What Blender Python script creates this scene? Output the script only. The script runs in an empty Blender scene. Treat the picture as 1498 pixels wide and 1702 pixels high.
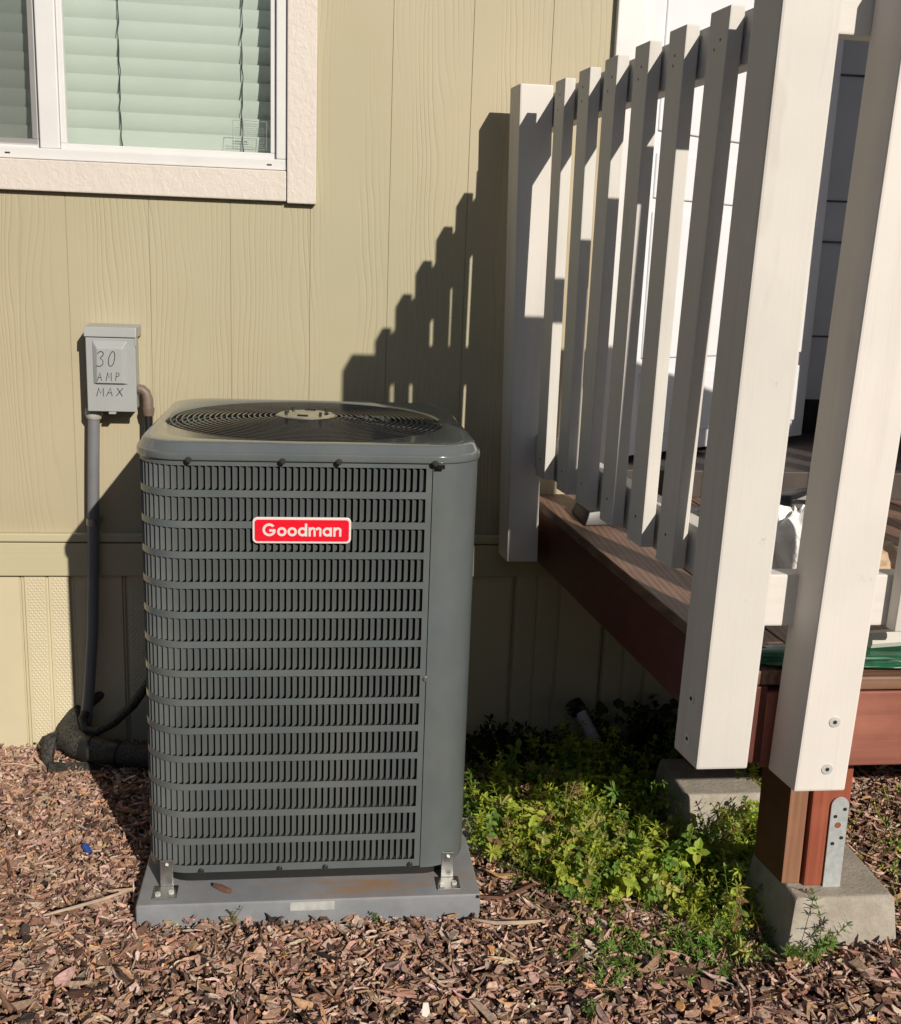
import bpy, bmesh, math, random
import numpy as np
from mathutils import Vector, Matrix
R = math.radians
random.seed(7); rng = np.random.default_rng(11)
S = bpy.context.scene
COL = S.collection

# ------------------------------------------------------------------ camera, sky, sun, exposure
CP = dict(f=1828.16, p=12.9232, r=2.1427, s=7.3009, H=1.3304, D=2.8798)
cam_d = bpy.data.cameras.new('camera'); cam = bpy.data.objects.new('camera', cam_d); COL.objects.link(cam)
_p, _r, _s = R(CP['p']), R(CP['r']), R(CP['s'])
fw = Vector((math.sin(_s)*math.cos(_p), math.cos(_s)*math.cos(_p), -math.sin(_p)))
rt = Vector((math.cos(_s), -math.sin(_s), 0)); up = rt.cross(fw)
RT = rt*math.cos(_r)+up*math.sin(_r); UP = -rt*math.sin(_r)+up*math.cos(_r)
cam.matrix_world = Matrix(((RT.x, UP.x, -fw.x, 0), (RT.y, UP.y, -fw.y, -CP['D']), (RT.z, UP.z, -fw.z, CP['H']), (0, 0, 0, 1)))
cam_d.sensor_fit = 'HORIZONTAL'; cam_d.sensor_width = 36; cam_d.lens = CP['f']/1498*36
cam_d.clip_start = .05; cam_d.clip_end = 500
S.camera = cam

SUN_DIR = Vector((-.42, 1, -.54)).normalized()          # the way the light travels
W = bpy.data.worlds.new('World'); S.world = W; W.use_nodes = True
nt = W.node_tree; sky = nt.nodes.new('ShaderNodeTexSky'); sky.sky_type = 'NISHITA'; sky.sun_disc = False
sky.sun_elevation = math.asin(-SUN_DIR.z); sky.sun_rotation = math.atan2(-SUN_DIR.x, -SUN_DIR.y) % (2*math.pi)
bg = nt.nodes['Background']; bg.inputs[1].default_value = .056
nt.links.new(sky.outputs[0], bg.inputs[0])
sd = bpy.data.lights.new('sun', 'SUN'); sd.energy = 5.0; sd.angle = R(.5); sd.color = (1, .915, .79)
so = bpy.data.objects.new('sun', sd); COL.objects.link(so); so.rotation_euler = SUN_DIR.to_track_quat('-Z', 'Y').to_euler(); so.location = (2, -5, 4)
S.view_settings.view_transform = 'Standard'; S.view_settings.look = 'None'
S.view_settings.exposure = -.10; S.view_settings.gamma = 1; S.view_settings.use_curve_mapping = False
S.render.engine = 'CYCLES'; S.cycles.max_bounces = 8; S.cycles.transparent_max_bounces = 12

# ------------------------------------------------------------------ helpers
ROOTLOC = {}
def props(o, label=None, cat=None, group=None, kind=None):
    if label: o['label'] = label
    if cat: o['category'] = cat
    if group: o['group'] = group
    if kind: o['kind'] = kind
    return o
def thing(name, label, cat, loc=(0, 0, 0), group=None):
    o = bpy.data.objects.new(name, None); COL.objects.link(o); o.location = loc; o.empty_display_size = .05
    ROOTLOC[o.name] = Vector(loc)
    return props(o, label, cat, group)
def link(name, me, mat, parent=None):
    o = bpy.data.objects.new(name, me); COL.objects.link(o)
    if mat is not None:
        me.materials.clear()
        for m in (mat if isinstance(mat, (list, tuple)) else [mat]): me.materials.append(m)
    if parent is not None:
        o.parent = parent; ROOTLOC[o.name] = ROOTLOC.get(parent.name, Vector((0, 0, 0)))
    return o
class MB:
    """collects shapes in world coordinates and links them as one mesh object"""
    def __init__(s): s.v = []; s.f = []; s.m = []
    def add(s, v, f, mi=0):
        n = len(s.v); s.v += [tuple(p) for p in v]; s.f += [tuple(i+n for i in q) for q in f]; s.m += [mi]*len(f); return s
    def hexa(s, b, t, mi=0):   # four bottom corners anticlockwise seen from above, four top corners
        return s.add(list(b)+list(t), [(3, 2, 1, 0), (4, 5, 6, 7), (0, 1, 5, 4), (1, 2, 6, 5), (2, 3, 7, 6), (3, 0, 4, 7)], mi)
    def box(s, x0, x1, y0, y1, z0, z1, mi=0):
        return s.hexa([(x0, y0, z0), (x1, y0, z0), (x1, y1, z0), (x0, y1, z0)], [(x0, y0, z1), (x1, y0, z1), (x1, y1, z1), (x0, y1, z1)], mi)
    def tube(s, pts, r, n=10, cap=True, mi=0):
        pts = [Vector(p) for p in pts]; k = len(pts); rs = r if isinstance(r, (list, tuple)) else [r]*k
        tg = [(pts[min(i+1, k-1)]-pts[max(i-1, 0)]).normalized() for i in range(k)]
        u = tg[0].orthogonal().normalized(); vs = []
        for i in range(k):
            u = (u-tg[i]*u.dot(tg[i])).normalized(); w = tg[i].cross(u)
            for j in range(n):
                a = 2*math.pi*j/n; vs.append(pts[i]+(u*math.cos(a)+w*math.sin(a))*rs[i])
        fs = [(i*n+j, i*n+(j+1) % n, (i+1)*n+(j+1) % n, (i+1)*n+j) for i in range(k-1) for j in range(n)]
        if cap: fs += [tuple(range(n-1, -1, -1)), tuple((k-1)*n+j for j in range(n))]
        return s.add(vs, fs, mi)
    def disc(s, c, axis, r, h, n=16, mi=0):
        c = Vector(c); a = Vector(axis).normalized(); return s.tube([c, c+a*h], r, n, True, mi)
    def prism(s, poly, org, ex, ey, ez, h, mi=0):  # polygon in (ex,ey) pushed along ez
        o = Vector(org); ex = Vector(ex); ey = Vector(ey); ez = Vector(ez); n = len(poly)
        vs = [o+ex*p[0]+ey*p[1] for p in poly]+[o+ex*p[0]+ey*p[1]+ez*h for p in poly]
        fs = [tuple(range(n-1, -1, -1)), tuple(range(n, 2*n))]+[(i, (i+1) % n, n+(i+1) % n, n+i) for i in range(n)]
        return s.add(vs, fs, mi)
    def build(s, name, mat, parent=None, bevel=0, smooth=False, seg=2, subd=0, fix=True, ang=35):
        off = ROOTLOC.get(parent.name, Vector((0, 0, 0))) if parent is not None else Vector((0, 0, 0))
        me = bpy.data.meshes.new(name); me.from_pydata([tuple(Vector(p)-off) for p in s.v], [], s.f)
        if len(set(s.m)) > 1: me.polygons.foreach_set('material_index', s.m)
        o = link(name, me, mat, parent)
        if fix or bevel:
            bm = bmesh.new(); bm.from_mesh(me)
            if bevel:
                bm.normal_update(); es = [e for e in bm.edges if len(e.link_faces) == 2 and e.calc_face_angle(0) > R(30)]
                bmesh.ops.bevel(bm, geom=es, offset=bevel, segments=seg, profile=.6, affect='EDGES', clamp_overlap=True)
            if fix: bmesh.ops.recalc_face_normals(bm, faces=bm.faces)
            bm.to_mesh(me); bm.free()
        if smooth:
            me.polygons.foreach_set('use_smooth', [True]*len(me.polygons)); me.set_sharp_from_angle(angle=R(ang))
        me.update(); return o
def rrect(w, h, r, n=6):
    out = []
    for k, (cx, cy) in enumerate([(w/2-r, h/2-r), (-w/2+r, h/2-r), (-w/2+r, -h/2+r), (w/2-r, -h/2+r)]):
        for i in range(n+1):
            a = R(90*k+90*i/n); out.append((cx+r*math.cos(a), cy+r*math.sin(a)))
    return out

# ------------------------------------------------------------------ materials
def rgb(c): return (c[0], c[1], c[2], 1)
class M:
    def __init__(s, name):
        s.m = bpy.data.materials.new(name); s.m.use_nodes = True; s.t = s.m.node_tree; s.n = s.t.nodes; s.b = s.n['Principled BSDF']
        tc = s.n.new('ShaderNodeTexCoord'); s.co = tc.outputs['Object']
    def L(s, a, b): s.t.links.new(a, b)
    def node(s, typ, **kw):
        n = s.n.new(typ)
        for k, v in kw.items():
            if k in n.inputs.keys(): 
                if hasattr(v, 'is_output'): s.L(v, n.inputs[k])
                else: n.inputs[k].default_value = v
            else: setattr(n, k, v)
        return n
    def mapped(s, scale=(1, 1, 1), rot=(0, 0, 0), loc=(0, 0, 0)):
        m = s.node('ShaderNodeMapping'); m.inputs['Scale'].default_value = scale; m.inputs['Rotation'].default_value = rot; m.inputs['Location'].default_value = loc
        s.L(s.co, m.inputs[0]); return m.outputs[0]
    def noise(s, scale, detail=4, rough=.55, vec=None, dist=0):
        n = s.node('ShaderNodeTexNoise', Scale=scale, Detail=detail, Roughness=rough, Distortion=dist); s.L(vec or s.co, n.inputs['Vector']); return n.outputs['Fac']
    def ramp(s, fac, stops):
        r = s.n.new('ShaderNodeValToRGB'); e = r.color_ramp.elements
        while len(e) < len(stops): e.new(.5)
        for el, (p, c) in zip(e, stops): el.position = p; el.color = rgb(c) if not isinstance(c, (int, float)) else (c, c, c, 1)
        s.L(fac, r.inputs[0]); return r.outputs[0]
    def mix(s, fac, a, b, mode='MIX'):
        n = s.n.new('ShaderNodeMix'); n.data_type = 'RGBA'; n.blend_type = mode
        for i, v in ((0, fac), (6, a), (7, b)):
            if hasattr(v, 'is_output'): s.L(v, n.inputs[i])
            else: n.inputs[i].default_value = v if i == 0 else rgb(v)
        return n.outputs[2]
    def math(s, op, a, b=0.0):
        n = s.n.new('ShaderNodeMath'); n.operation = op
        for i, v in enumerate((a, b)):
            if hasattr(v, 'is_output'): s.L(v, n.inputs[i])
            else: n.inputs[i].default_value = v
        return n.outputs[0]
    def bump(s, h, strength=.3, dist=.002):
        b = s.node('ShaderNodeBump', Strength=strength, Distance=dist); s.L(h, b.inputs['Height']); 
        if s.b.inputs['Normal'].is_linked: s.L(s.b.inputs['Normal'].links[0].from_socket, b.inputs['Normal'])
        s.L(b.outputs[0], s.b.inputs['Normal']); return s
    def base(s, c): 
        if hasattr(c, 'is_output'): s.L(c, s.b.inputs['Base Color'])
        else: s.b.inputs['Base Color'].default_value = rgb(c)
        return s
    def set(s, **kw):
        for k, v in kw.items():
            k = k.replace('_', ' ')
            if hasattr(v, 'is_output'): s.L(v, s.b.inputs[k])
            else: s.b.inputs[k].default_value = v
        return s
def flat(name, c, rough=.5, var=.12, sc=30, metal=0, bump=0, bsc=200):
    m = M(name); n = m.noise(sc, 5)
    m.base(m.mix(m.ramp(n, [(.3, 0), (.7, 1)]), [x*(1-var) for x in c], [min(1, x*(1+var)) for x in c])); m.set(Roughness=rough, Metallic=metal)
    if bump: m.bump(m.noise(bsc, 4), bump, .001)
    return m.m
def painted_wood(name, c, axis='Z', grain=.25, rough=.62, scuff=True):
    m = M(name); sc = {'Z': (55, 55, 2.2), 'X': (2.2, 55, 55), 'Y': (55, 2.2, 55)}[axis]
    g = m.noise(1, 6, .6, m.mapped(sc), .6)
    big = m.noise(3.5, 4); fine = m.noise(160, 3)
    col = m.mix(m.ramp(big, [(.3, 0), (.7, 1)]), [x*.93 for x in c], [min(1, x*1.05) for x in c])
    col = m.mix(m.math('MULTIPLY', m.ramp(g, [(.60, 0), (.74, 1)]), .22), col, [x*.62 for x in c])
    if scuff:
        kn = m.ramp(m.noise(1, 3, .5, m.mapped({'Z': (16, 16, 4.5), 'X': (4.5, 16, 16), 'Y': (16, 4.5, 16)}[axis]), .3), [(.68, 0), (.76, 1)])
        col = m.mix(m.math('MULTIPLY', kn, .20), col, (c[0]*.62, c[1]*.56, c[2]*.46))
        st = m.ramp(m.noise(1, 5, .65, m.mapped({'Z': (30, 30, 1.2), 'X': (1.2, 30, 30), 'Y': (30, 1.2, 30)}[axis])), [(.55, 0), (.8, 1)])
        col = m.mix(m.math('MULTIPLY', st, .28), col, (c[0]*.60, c[1]*.57, c[2]*.50))
        sp = m.ramp(m.noise(26, 5, .7), [(.68, 0), (.76, 1)])
        col = m.mix(m.math('MULTIPLY', sp, .45), col, (c[0]*.45, c[1]*.42, c[2]*.38))
    m.base(col); m.set(Roughness=rough); m.bump(g, grain*1.5, .0014); m.bump(fine, .16, .0007); return m.m
def stained_wood(name, c1, c2, axis='Y', rough=.6, ring=1.0):
    m = M(name); sc = {'Z': (7, 7, .55), 'X': (.55, 7, 7), 'Y': (7, .55, 7)}[axis]
    v = m.mapped(sc); w = m.node('ShaderNodeTexWave', Scale=3.2, Distortion=5.5, Detail=3.0); w.inputs['Detail Scale'].default_value = 1.1
    w.wave_type = 'RINGS'; w.rings_direction = axis; m.L(v, w.inputs['Vector'])
    gr = m.noise(1, 6, .6, m.mapped({'Z': (90, 90, 2.5), 'X': (2.5, 90, 90), 'Y': (90, 2.5, 90)}[axis]), .4)
    col = m.mix(m.math('MULTIPLY', w.outputs['Fac'], .75*ring), c1, c2)
    col = m.mix(m.math('MULTIPLY', m.ramp(gr, [(.4, 0), (.75, 1)]), .5), col, [x*.45 for x in c1])
    col = m.mix(m.math('MULTIPLY', m.ramp(m.noise(9, 4), [(.5, 0), (.75, 1)]), .35), col, [min(1, x*1.35) for x in c2])
    m.base(col); m.set(Roughness=rough); m.bump(gr, .35, .0012); return m.m

CREAM = (.615, .588, .555)
MAT = {}
# embossed fibre siding: cathedral grain pressed into the paint
m = M('siding_paint')
ds = m.noise(1, 2.2, .45, m.mapped((7.5, 1, 1.35)))
sxx = m.node('ShaderNodeSeparateXYZ'); m.L(m.co, sxx.inputs[0])
ph = m.math('ADD', m.math('MULTIPLY', sxx.outputs[0], 470.0), m.math('MULTIPLY', ds, 58.0))
ph = m.math('ADD', ph, m.math('MULTIPLY', m.noise(1, 4, .6, m.mapped((60, 1, 9))), 2.2))
lines = m.math('MULTIPLY', m.math('ADD', m.math('SINE', ph), 1.0), .5)
msk = m.ramp(m.noise(1, 3, .5, m.mapped((9, 1, .8), loc=(3, 0, 5))), [(.40, .06), (.60, 1)])
gr = m.noise(1, 5, .6, m.mapped((170, 1, 5)))
wl = m.math('MULTIPLY', m.math('POWER', lines, 5.0), msk)
h = m.math('SUBTRACT', m.math('MULTIPLY', gr, .22), wl)
c = m.mix(m.ramp(m.noise(1.6, 4), [(.3, 0), (.7, 1)]), (.392, .334, .224), (.446, .386, .266))
c = m.mix(m.math('MULTIPLY', m.ramp(m.noise(1.1, 2, .5, m.mapped((1, 1, 1), loc=(4, 2, 7))), [(.4, 0), (.68, 1)]), .55), c, (.345, .347, .226))
c = m.mix(m.math('MULTIPLY', wl, .15), c, (.27, .22, .14))
m.base(c); m.set(Roughness=.6); m.bump(h, .34, .0019); MAT['siding'] = m.m
m = M('band_paint'); g = m.noise(1, 5, .6, m.mapped((4, 4, 120)))
m.base(m.mix(m.noise(3, 3), (.45, .41, .265), (.51, .46, .31))); m.set(Roughness=.6); m.bump(g, .4, .0015); MAT['band'] = m.m
MAT['skirt'] = flat('skirting_vinyl', (.57, .51, .36), .45, .07, 4, bump=.12, bsc=60)
m = M('casing_paint'); v = m.noise(75, 5, .6, m.mapped((1, 1, .7)), .5)
m.base(m.mix(m.noise(6, 3), (.575, .52, .47), (.64, .595, .55))); m.set(Roughness=.55); m.bump(m.ramp(v, [(.40, 0), (.66, 1)]), .38, .0018); MAT['casing'] = m.m
MAT['vinyl'] = flat('white_vinyl', (.66, .655, .66), .3, .03, 12)
MAT['door_white'] = flat('white_door_paint', (.70, .71, .75), .35, .03, 6)
m = M('window_glass'); n = m.n; n.remove(m.b); out = n['Material Output']
tr = n.new('ShaderNodeBsdfTransparent'); tr.inputs[0].default_value = (.935, .965, .95, 1); gl = n.new('ShaderNodeBsdfGlossy'); gl.inputs['Roughness'].default_value = .02
fr = n.new('ShaderNodeFresnel'); fr.inputs[0].default_value = 1.45; mx = n.new('ShaderNodeMixShader')
m.L(fr.outputs[0], mx.inputs[0]); m.L(tr.outputs[0], mx.inputs[1]); m.L(gl.outputs[0], mx.inputs[2]); m.L(mx.outputs[0], out.inputs[0]); MAT['glass'] = m.m
m = M('insect_screen'); n = m.n; n.remove(m.b); out = n['Material Output']
tr = n.new('ShaderNodeBsdfTransparent'); df = n.new('ShaderNodeBsdfDiffuse'); df.inputs[0].default_value = (.06, .06, .06, 1); mx = n.new('ShaderNodeMixShader'); mx.inputs[0].default_value = .42
m.L(tr.outputs[0], mx.inputs[1]); m.L(df.outputs[0], mx.inputs[2]); m.L(mx.outputs[0], out.inputs[0]); MAT['screen'] = m.m
MAT['blind'] = flat('blind_slat', (.645, .675, .655), .45, .03, 8)
MAT['cord'] = flat('blind_cord', (.05, .05, .05), .8)
MAT['dark'] = flat('dark_interior', (.02, .02, .02), .8)
MAT['room'] = flat('room_wall', (.12, .12, .12), .8)
MAT['floor'] = flat('brown_sill', (.055, .042, .036), .6)
MAT['ink'] = flat('black_marker_ink', (.02, .02, .025), .5)
MAT['stickerink'] = flat('sticker_ink', (.22, .24, .24), .6)
def ac_paint(name, c, rough):
    m = M(name); n = m.noise(7, 5, .6); d = m.noise(240, 2); m.set(Coat_Weight=.6 if rough < .3 else .15, Coat_Roughness=.06 if rough < .3 else .2)
    du = m.math('MULTIPLY', m.ramp(m.noise(1, 5, .65, m.mapped((9, 9, 3))), [(.45, 0), (.8, 1)]), .22)
    m.base(m.mix(du, m.mix(m.ramp(n, [(.35, 0), (.75, 1)]), c, [x*1.18 for x in c]), (.20, .185, .16))); m.set(Roughness=m.ramp(m.noise(14, 5), [(.3, rough*.85), (.7, rough*1.25)])); m.bump(d, .05, .0004); return m.m
MAT['ac'] = ac_paint('grey_cabinet_paint', (.090, .106, .112), .34)
MAT['ac_top'] = ac_paint('grey_top_paint', (.098, .112, .118), .15)
MAT['ac_louver'] = ac_paint('grey_louver_paint', (.086, .096, .101), .38)
MAT['ac_dark'] = flat('coil_dark', (.006, .006, .007), .7)
MAT['wire'] = flat('black_wire', (.014, .014, .015), .13, .1)
MAT['steel'] = flat('zinc_steel', (.40, .40, .39), .42, .15, 60, 1.0)
MAT['bolt'] = flat('bright_bolt', (.70, .70, .68), .4, .1, 60, .4)
MAT['screw'] = flat('dark_screw', (.09, .09, .09), .35, .1, 60, .8)
MAT['galv'] = flat('galvanised_strap', (.50, .54, .55), .42, .12, 90, .35)
MAT['hub'] = flat('motor_plate', (.42, .40, .34), .3, .15, 40, .7)
m = M('red_badge'); m.base((.72, .012, .03)); m.set(Roughness=.16); m.bump(m.noise(22, 3, .5, m.mapped((1, 1, 3)), 1.5), .5, .003); MAT['red'] = m.m
m = M('badge_silver'); m.base((.80, .72, .70)); m.set(Roughness=.25, Metallic=.15); MAT['silver'] = m.m
m = M('pad_plastic'); st = m.node('ShaderNodeVectorMath'); st.operation = 'DISTANCE'; m.L(m.mapped((1, 2.6, 1)), st.inputs[0]); st.inputs[1].default_value = (.165, -.70*.0, .05)
n1 = m.noise(9, 5, .65)
c = m.mix(m.ramp(n1, [(.35, 0), (.7, 1)]), (.185, .197, .218), (.248, .260, .282))
dv = m.node('ShaderNodeVectorMath'); dv.operation = 'DISTANCE'; m.L(m.mapped((1, 3.2, 1)), dv.inputs[0]); dv.inputs[1].default_value = (.15, -1.06, .05)
rust = m.math('MULTIPLY', m.math('MULTIPLY', m.ramp(m.noise(13, 5, .6, m.mapped((1, 2.2, 1))), [(.38, 0), (.62, 1)]), m.ramp(dv.outputs['Value'], [(.05, 1), (.26, 0.12)])), .8)
geo = m.node('ShaderNodeNewGeometry'); sx = m.node('ShaderNodeSeparateXYZ'); m.L(geo.outputs['Normal'], sx.inputs[0])
c = m.mix(m.math('MULTIPLY', rust, m.ramp(sx.outputs[2], [(.6, 0), (.9, 1)])), c, (.30, .17, .075)); m.base(c); m.set(Roughness=.48); m.bump(m.noise(60, 4), .12, .001); MAT['pad'] = m.m
MAT['padlabel'] = flat('pad_label', (.42, .43, .42), .5, .15, 60)
MAT['box'] = flat('grey_box_paint', (.335, .35, .355), .38, .05, 10)
MAT['conduit'] = flat('grey_conduit', (.17, .175, .19), .42, .1, 10)
MAT['pvc'] = flat('collar_grey', (.42, .41, .38), .5)
MAT['whip'] = flat('brown_fitting', (.17, .12, .10), .5, .2, 40)
m = M('black_foam'); m.base(m.mix(m.ramp(m.noise(170, 5, .7), [(.42, 0), (.66, 1)]), (.010, .010, .009), (.085, .08, .068))); m.set(Roughness=.62); m.bump(m.noise(190, 4), .8, .0025); m.bump(m.noise(22, 4), .2, .004); MAT['foam'] = m.m
MAT['wirecu'] = flat('pale_wire', (.30, .27, .20), .5)
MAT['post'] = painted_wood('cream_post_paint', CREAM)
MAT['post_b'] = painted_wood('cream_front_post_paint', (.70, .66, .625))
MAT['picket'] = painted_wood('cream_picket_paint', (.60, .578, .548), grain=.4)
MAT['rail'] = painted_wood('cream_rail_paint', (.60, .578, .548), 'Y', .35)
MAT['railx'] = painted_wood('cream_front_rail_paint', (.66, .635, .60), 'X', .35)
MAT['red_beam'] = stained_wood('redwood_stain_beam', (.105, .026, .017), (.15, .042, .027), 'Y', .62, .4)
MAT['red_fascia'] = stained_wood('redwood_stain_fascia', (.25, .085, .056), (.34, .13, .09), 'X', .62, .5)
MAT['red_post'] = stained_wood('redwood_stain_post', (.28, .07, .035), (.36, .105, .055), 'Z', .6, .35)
MAT['end_wood'] = stained_wood('raw_end_wood', (.25, .115, .065), (.33, .17, .10), 'Z', .7, .7)
MAT['deck'] = stained_wood('brown_deck_stain', (.135, .072, .05), (.25, .155, .11), 'Y', .55)
MAT['deckx'] = stained_wood('brown_deck_stain_front', (.17, .082, .05), (.27, .15, .10), 'X', .55)
m = M('concrete'); n1 = m.noise(18, 6, .65); n2 = m.noise(120, 5, .7)
c = m.mix(m.ramp(n1, [(.3, 0), (.75, 1)]), (.30, .265, .22), (.45, .41, .355)); c = m.mix(m.math('MULTIPLY', m.ramp(n2, [(.55, 0), (.68, 1)]), .45), c, (.19, .165, .135))
m.base(c); m.set(Roughness=.9); m.bump(n2, .7, .003); m.bump(n1, .4, .006); MAT['concrete'] = m.m
m = M('soil'); n1 = m.noise(90, 6, .7); m.base(m.mix(n1, (.02, .013, .009), (.11, .07, .045))); m.set(Roughness=.95); m.bump(n1, 1, .01); MAT['soil'] = m.m
def vcol(name, rough, trans=0, bumpn=0, spec=.3):
    m = M(name); a = m.node('ShaderNodeVertexColor'); a.layer_name = 'col'
    if bumpn:
        g = m.noise(bumpn, 4, .6); m.base(m.mix(m.ramp(g, [(.35, .55), (.65, 1)]), (0, 0, 0), a.outputs[0])); m.bump(g, .6, .002)
        mm = m.node('ShaderNodeMix'); mm.data_type = 'RGBA'; mm.blend_type = 'MULTIPLY'; mm.inputs[0].default_value = .75
        m.L(a.outputs[0], mm.inputs[6]); m.L(m.ramp(g, [(.3, .45), (.7, 1.2)]), mm.inputs[7]); m.base(mm.outputs[2])
    else: m.base(a.outputs[0])
    m.set(Roughness=rough, Specular_IOR_Level=spec)
    if trans:
        t = m.node('ShaderNodeBsdfTranslucent'); m.L(a.outputs[0], t.inputs[0]); mx = m.node('ShaderNodeMixShader'); mx.inputs[0].default_value = trans
        m.L(m.b.outputs[0], mx.inputs[1]); m.L(t.outputs[0], mx.inputs[2]); m.L(mx.outputs[0], m.n['Material Output'].inputs[0])
    return m.m
MAT['chip'] = vcol('bark_chip', .8, 0, 140); MAT['leaf'] = vcol('weed_leaf', .5, .42); MAT['straw'] = vcol('dry_straw', .8, .2)
m = M('white_plastic_film'); m.base((.80, .80, .80)); m.set(Roughness=.3); m.bump(m.noise(14, 4, .6, None, 1.2), .8, .012); MAT['bag'] = m.m
MAT['green'] = flat('green_tarp', (.015, .10, .05), .3, .4, 30, bump=.8, bsc=25)
MAT['blackplastic'] = flat('black_plastic', (.012, .012, .012), .4, .2, 20)
MAT['blue'] = flat('blue_plastic', (.02, .07, .32), .4)
MAT['whitebit'] = flat('white_bit', (.75, .70, .62), .6)
MAT['tan'] = flat('tan_cloth', (.45, .33, .22), .8, .2, 30, bump=.5, bsc=40)
MAT['greyroll'] = flat('grey_roll', (.55, .53, .50), .6, .1, 20)
m = M('clear_film'); n = m.n; out = n['Material Output']; tr = n.new('ShaderNodeBsdfTransparent'); mx = n.new('ShaderNodeMixShader'); mx.inputs[0].default_value = .30
m.base((.70, .72, .68)); m.set(Roughness=.15); m.bump(m.noise(40, 3), .8, .004); m.L(tr.outputs[0], mx.inputs[1]); m.L(m.b.outputs[0], mx.inputs[2]); m.L(mx.outputs[0], out.inputs[0]); MAT['film'] = m.m

# ------------------------------------------------------------------ ground
def gh(x, y):
    x = np.asarray(x, float); y = np.asarray(y, float)
    return .006*np.sin(3.1*x+1.3)*np.cos(2.7*y)+.004*np.sin(9*x+4*y)-.004+.030*np.exp(-((x-1.2)**2+(y+1.22)**2)/.06)+.045*np.exp(-((x-1.04)**2/.05+(y+1.17)**2/.012))
g = MB(); N = 60
xs = np.linspace(-3, 4, N); ys = np.linspace(-4.2, .5, N)
for j in range(N):
    for i in range(N): g.v.append((xs[i], ys[j], float(gh(xs[i], ys[j]))-.006))
g.f = [(j*N+i, j*N+i+1, (j+1)*N+i+1, (j+1)*N+i) for j in range(N-1) for i in range(N-1)]; g.m = [0]*len(g.f)
n0 = len(g.v); big = 90
ring_in = [0, N-1, N*N-1, N*(N-1)]
g.v += [(-big, -big, -.01), (big, -big, -.01), (big, big, -.01), (-big, big, -.01)]
bot = list(range(N)); rgt = [j*N+N-1 for j in range(N)]; top = [N*(N-1)+i for i in range(N)][::-1]; lft = [j*N for j in range(N)][::-1]
for k, edge in enumerate((bot, rgt, top, lft)): g.f.append(tuple([n0+k, n0+(k+1) % 4]+edge[::-1])); g.m.append(0)
props(g.build('ground', MAT['soil'], None, smooth=True), kind='structure')

# ------------------------------------------------------------------ house wall
home = thing('mobile_home', 'tan sided house wall with window, belly band and pale skirting behind the condenser', 'house')
WZ = 2.9
def plank(x0, x1, z0, z1):
    b = MB(); b.box(x0+.0009, x1-.0009, 0, .014, z0, z1); b.box(x1-.0009, x1+.0009, .0024, .013, z0, z1); b.build('siding_plank', MAT['siding'], home)
for k in range(-25, 17):
    x0 = -.014+.198*k; x1 = x0+.198
    if x1 < .0 and x0 > -1.45: plank(x0, x1, .595, 1.50)
    elif x0 >= .77 and x1 < 1.80: plank(x0, x1, .595, .775)
    else: plank(x0, x1, .595, WZ)
core = MB()
for a in ((-5, -1.30, -.02, WZ), (-1.30, -.06, -.02, 1.51), (-.06, .80, -.02, WZ), (.80, 1.76, -.02, .775), (1.76, 3.3, -.02, WZ)): core.box(a[0], a[1], .0145, .12, a[2], a[3])
core.box(-1.30, -.06, .0145, .12, 2.62, WZ); core.box(.80, 1.76, .0145, .12, 2.78, WZ)
core.build('wall_core', MAT['room'], home)
MB().box(-5, 3.3, -.017, -.0005, .487, .576).build('belly_band', MAT['band'], home, .0025)
MB().box(-5, 3.3, -.021, -.0005, .5795, .602).build('drip_trim', MAT['band'], home, .004)
# skirting: ribbed vinyl, each panel a plain flat, two vented ribs
per = .262
for k in range(-16, 15):
    x0 = -.757+per*k; b = MB()
    prof = [(0, 0), (.004, .007), (.008, 0), (.060, 0), (.063, .006), (.066, .006), (.069, 0), (.121, 0), (.125, .008), (.131, .008), (.135, .002), (.255, .002), (.258, .007), (.262, .007)]
    vs = [(x0+p[0], -.004+p[1], z) for z in (-.03, .486) for p in prof]; n = len(prof)
    b.add(vs, [(i, i+1, n+i+1, n+i) for i in range(n-1)])
    pn = b.build('skirting_panel', MAT['skirt'], home, fix=False)
    if -.8 < x0 < 1.1:
        v = MB()       # pressed vent slots of the two ribs, a staggered lattice
        for rib in (.014, .075):
            for r_ in range(62):
                for q in range(4):
                    xx = x0+rib+.004+q*.0105+(.005 if r_ % 2 else 0); zz = .01+r_*.0076
                    v.add([(xx-.0035, -.0046, zz), (xx, -.0046, zz-.0032), (xx+.0035, -.0046, zz), (xx, -.0046, zz+.0032), (xx, -.0062, zz)], [(0, 1, 4), (1, 2, 4), (2, 3, 4), (3, 0, 4)])
        o = v.build('vent_lattice', MAT['skirt'], pn, fix=False); o['kind'] = 'stuff'
# window
win = MB(); FX0, FX1 = -1.30, -.072
win.box(FX0, FX1, -.010, .095, 1.530, 1.556); win.box(FX1-.026, FX1, -.010, .095, 1.556, 2.62); win.box(FX0, FX0+.026, -.010, .095, 1.556, 2.62)
win = win.build('window_frame', MAT['vinyl'], home, .003)
def sash(x0, x1, z0, z1, w, y0, y1):
    b = MB(); b.box(x0, x1, y0, y1, z0, z0+w); b.box(x0, x0+w, y0, y1, z0+w, z1); b.box(x1-w, x1, y0, y1, z0+w, z1)
    return b.build('sash', MAT['vinyl'], win, .002)
MB().box(-.660, -.614, -.004, .05, 1.5565, 2.62).build('mullion', MAT['vinyl'], win, .003)
sash(-.6135, -.0985, 1.5565, 2.62, .014, .004, .03); sash(-1.27, -.6605, 1.5565, 2.62, .022, .018, .04)
MB().box(-.600, -.112, .016, .020, 1.570, 2.60).build('pane', MAT['glass'], win, fix=True)
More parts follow.
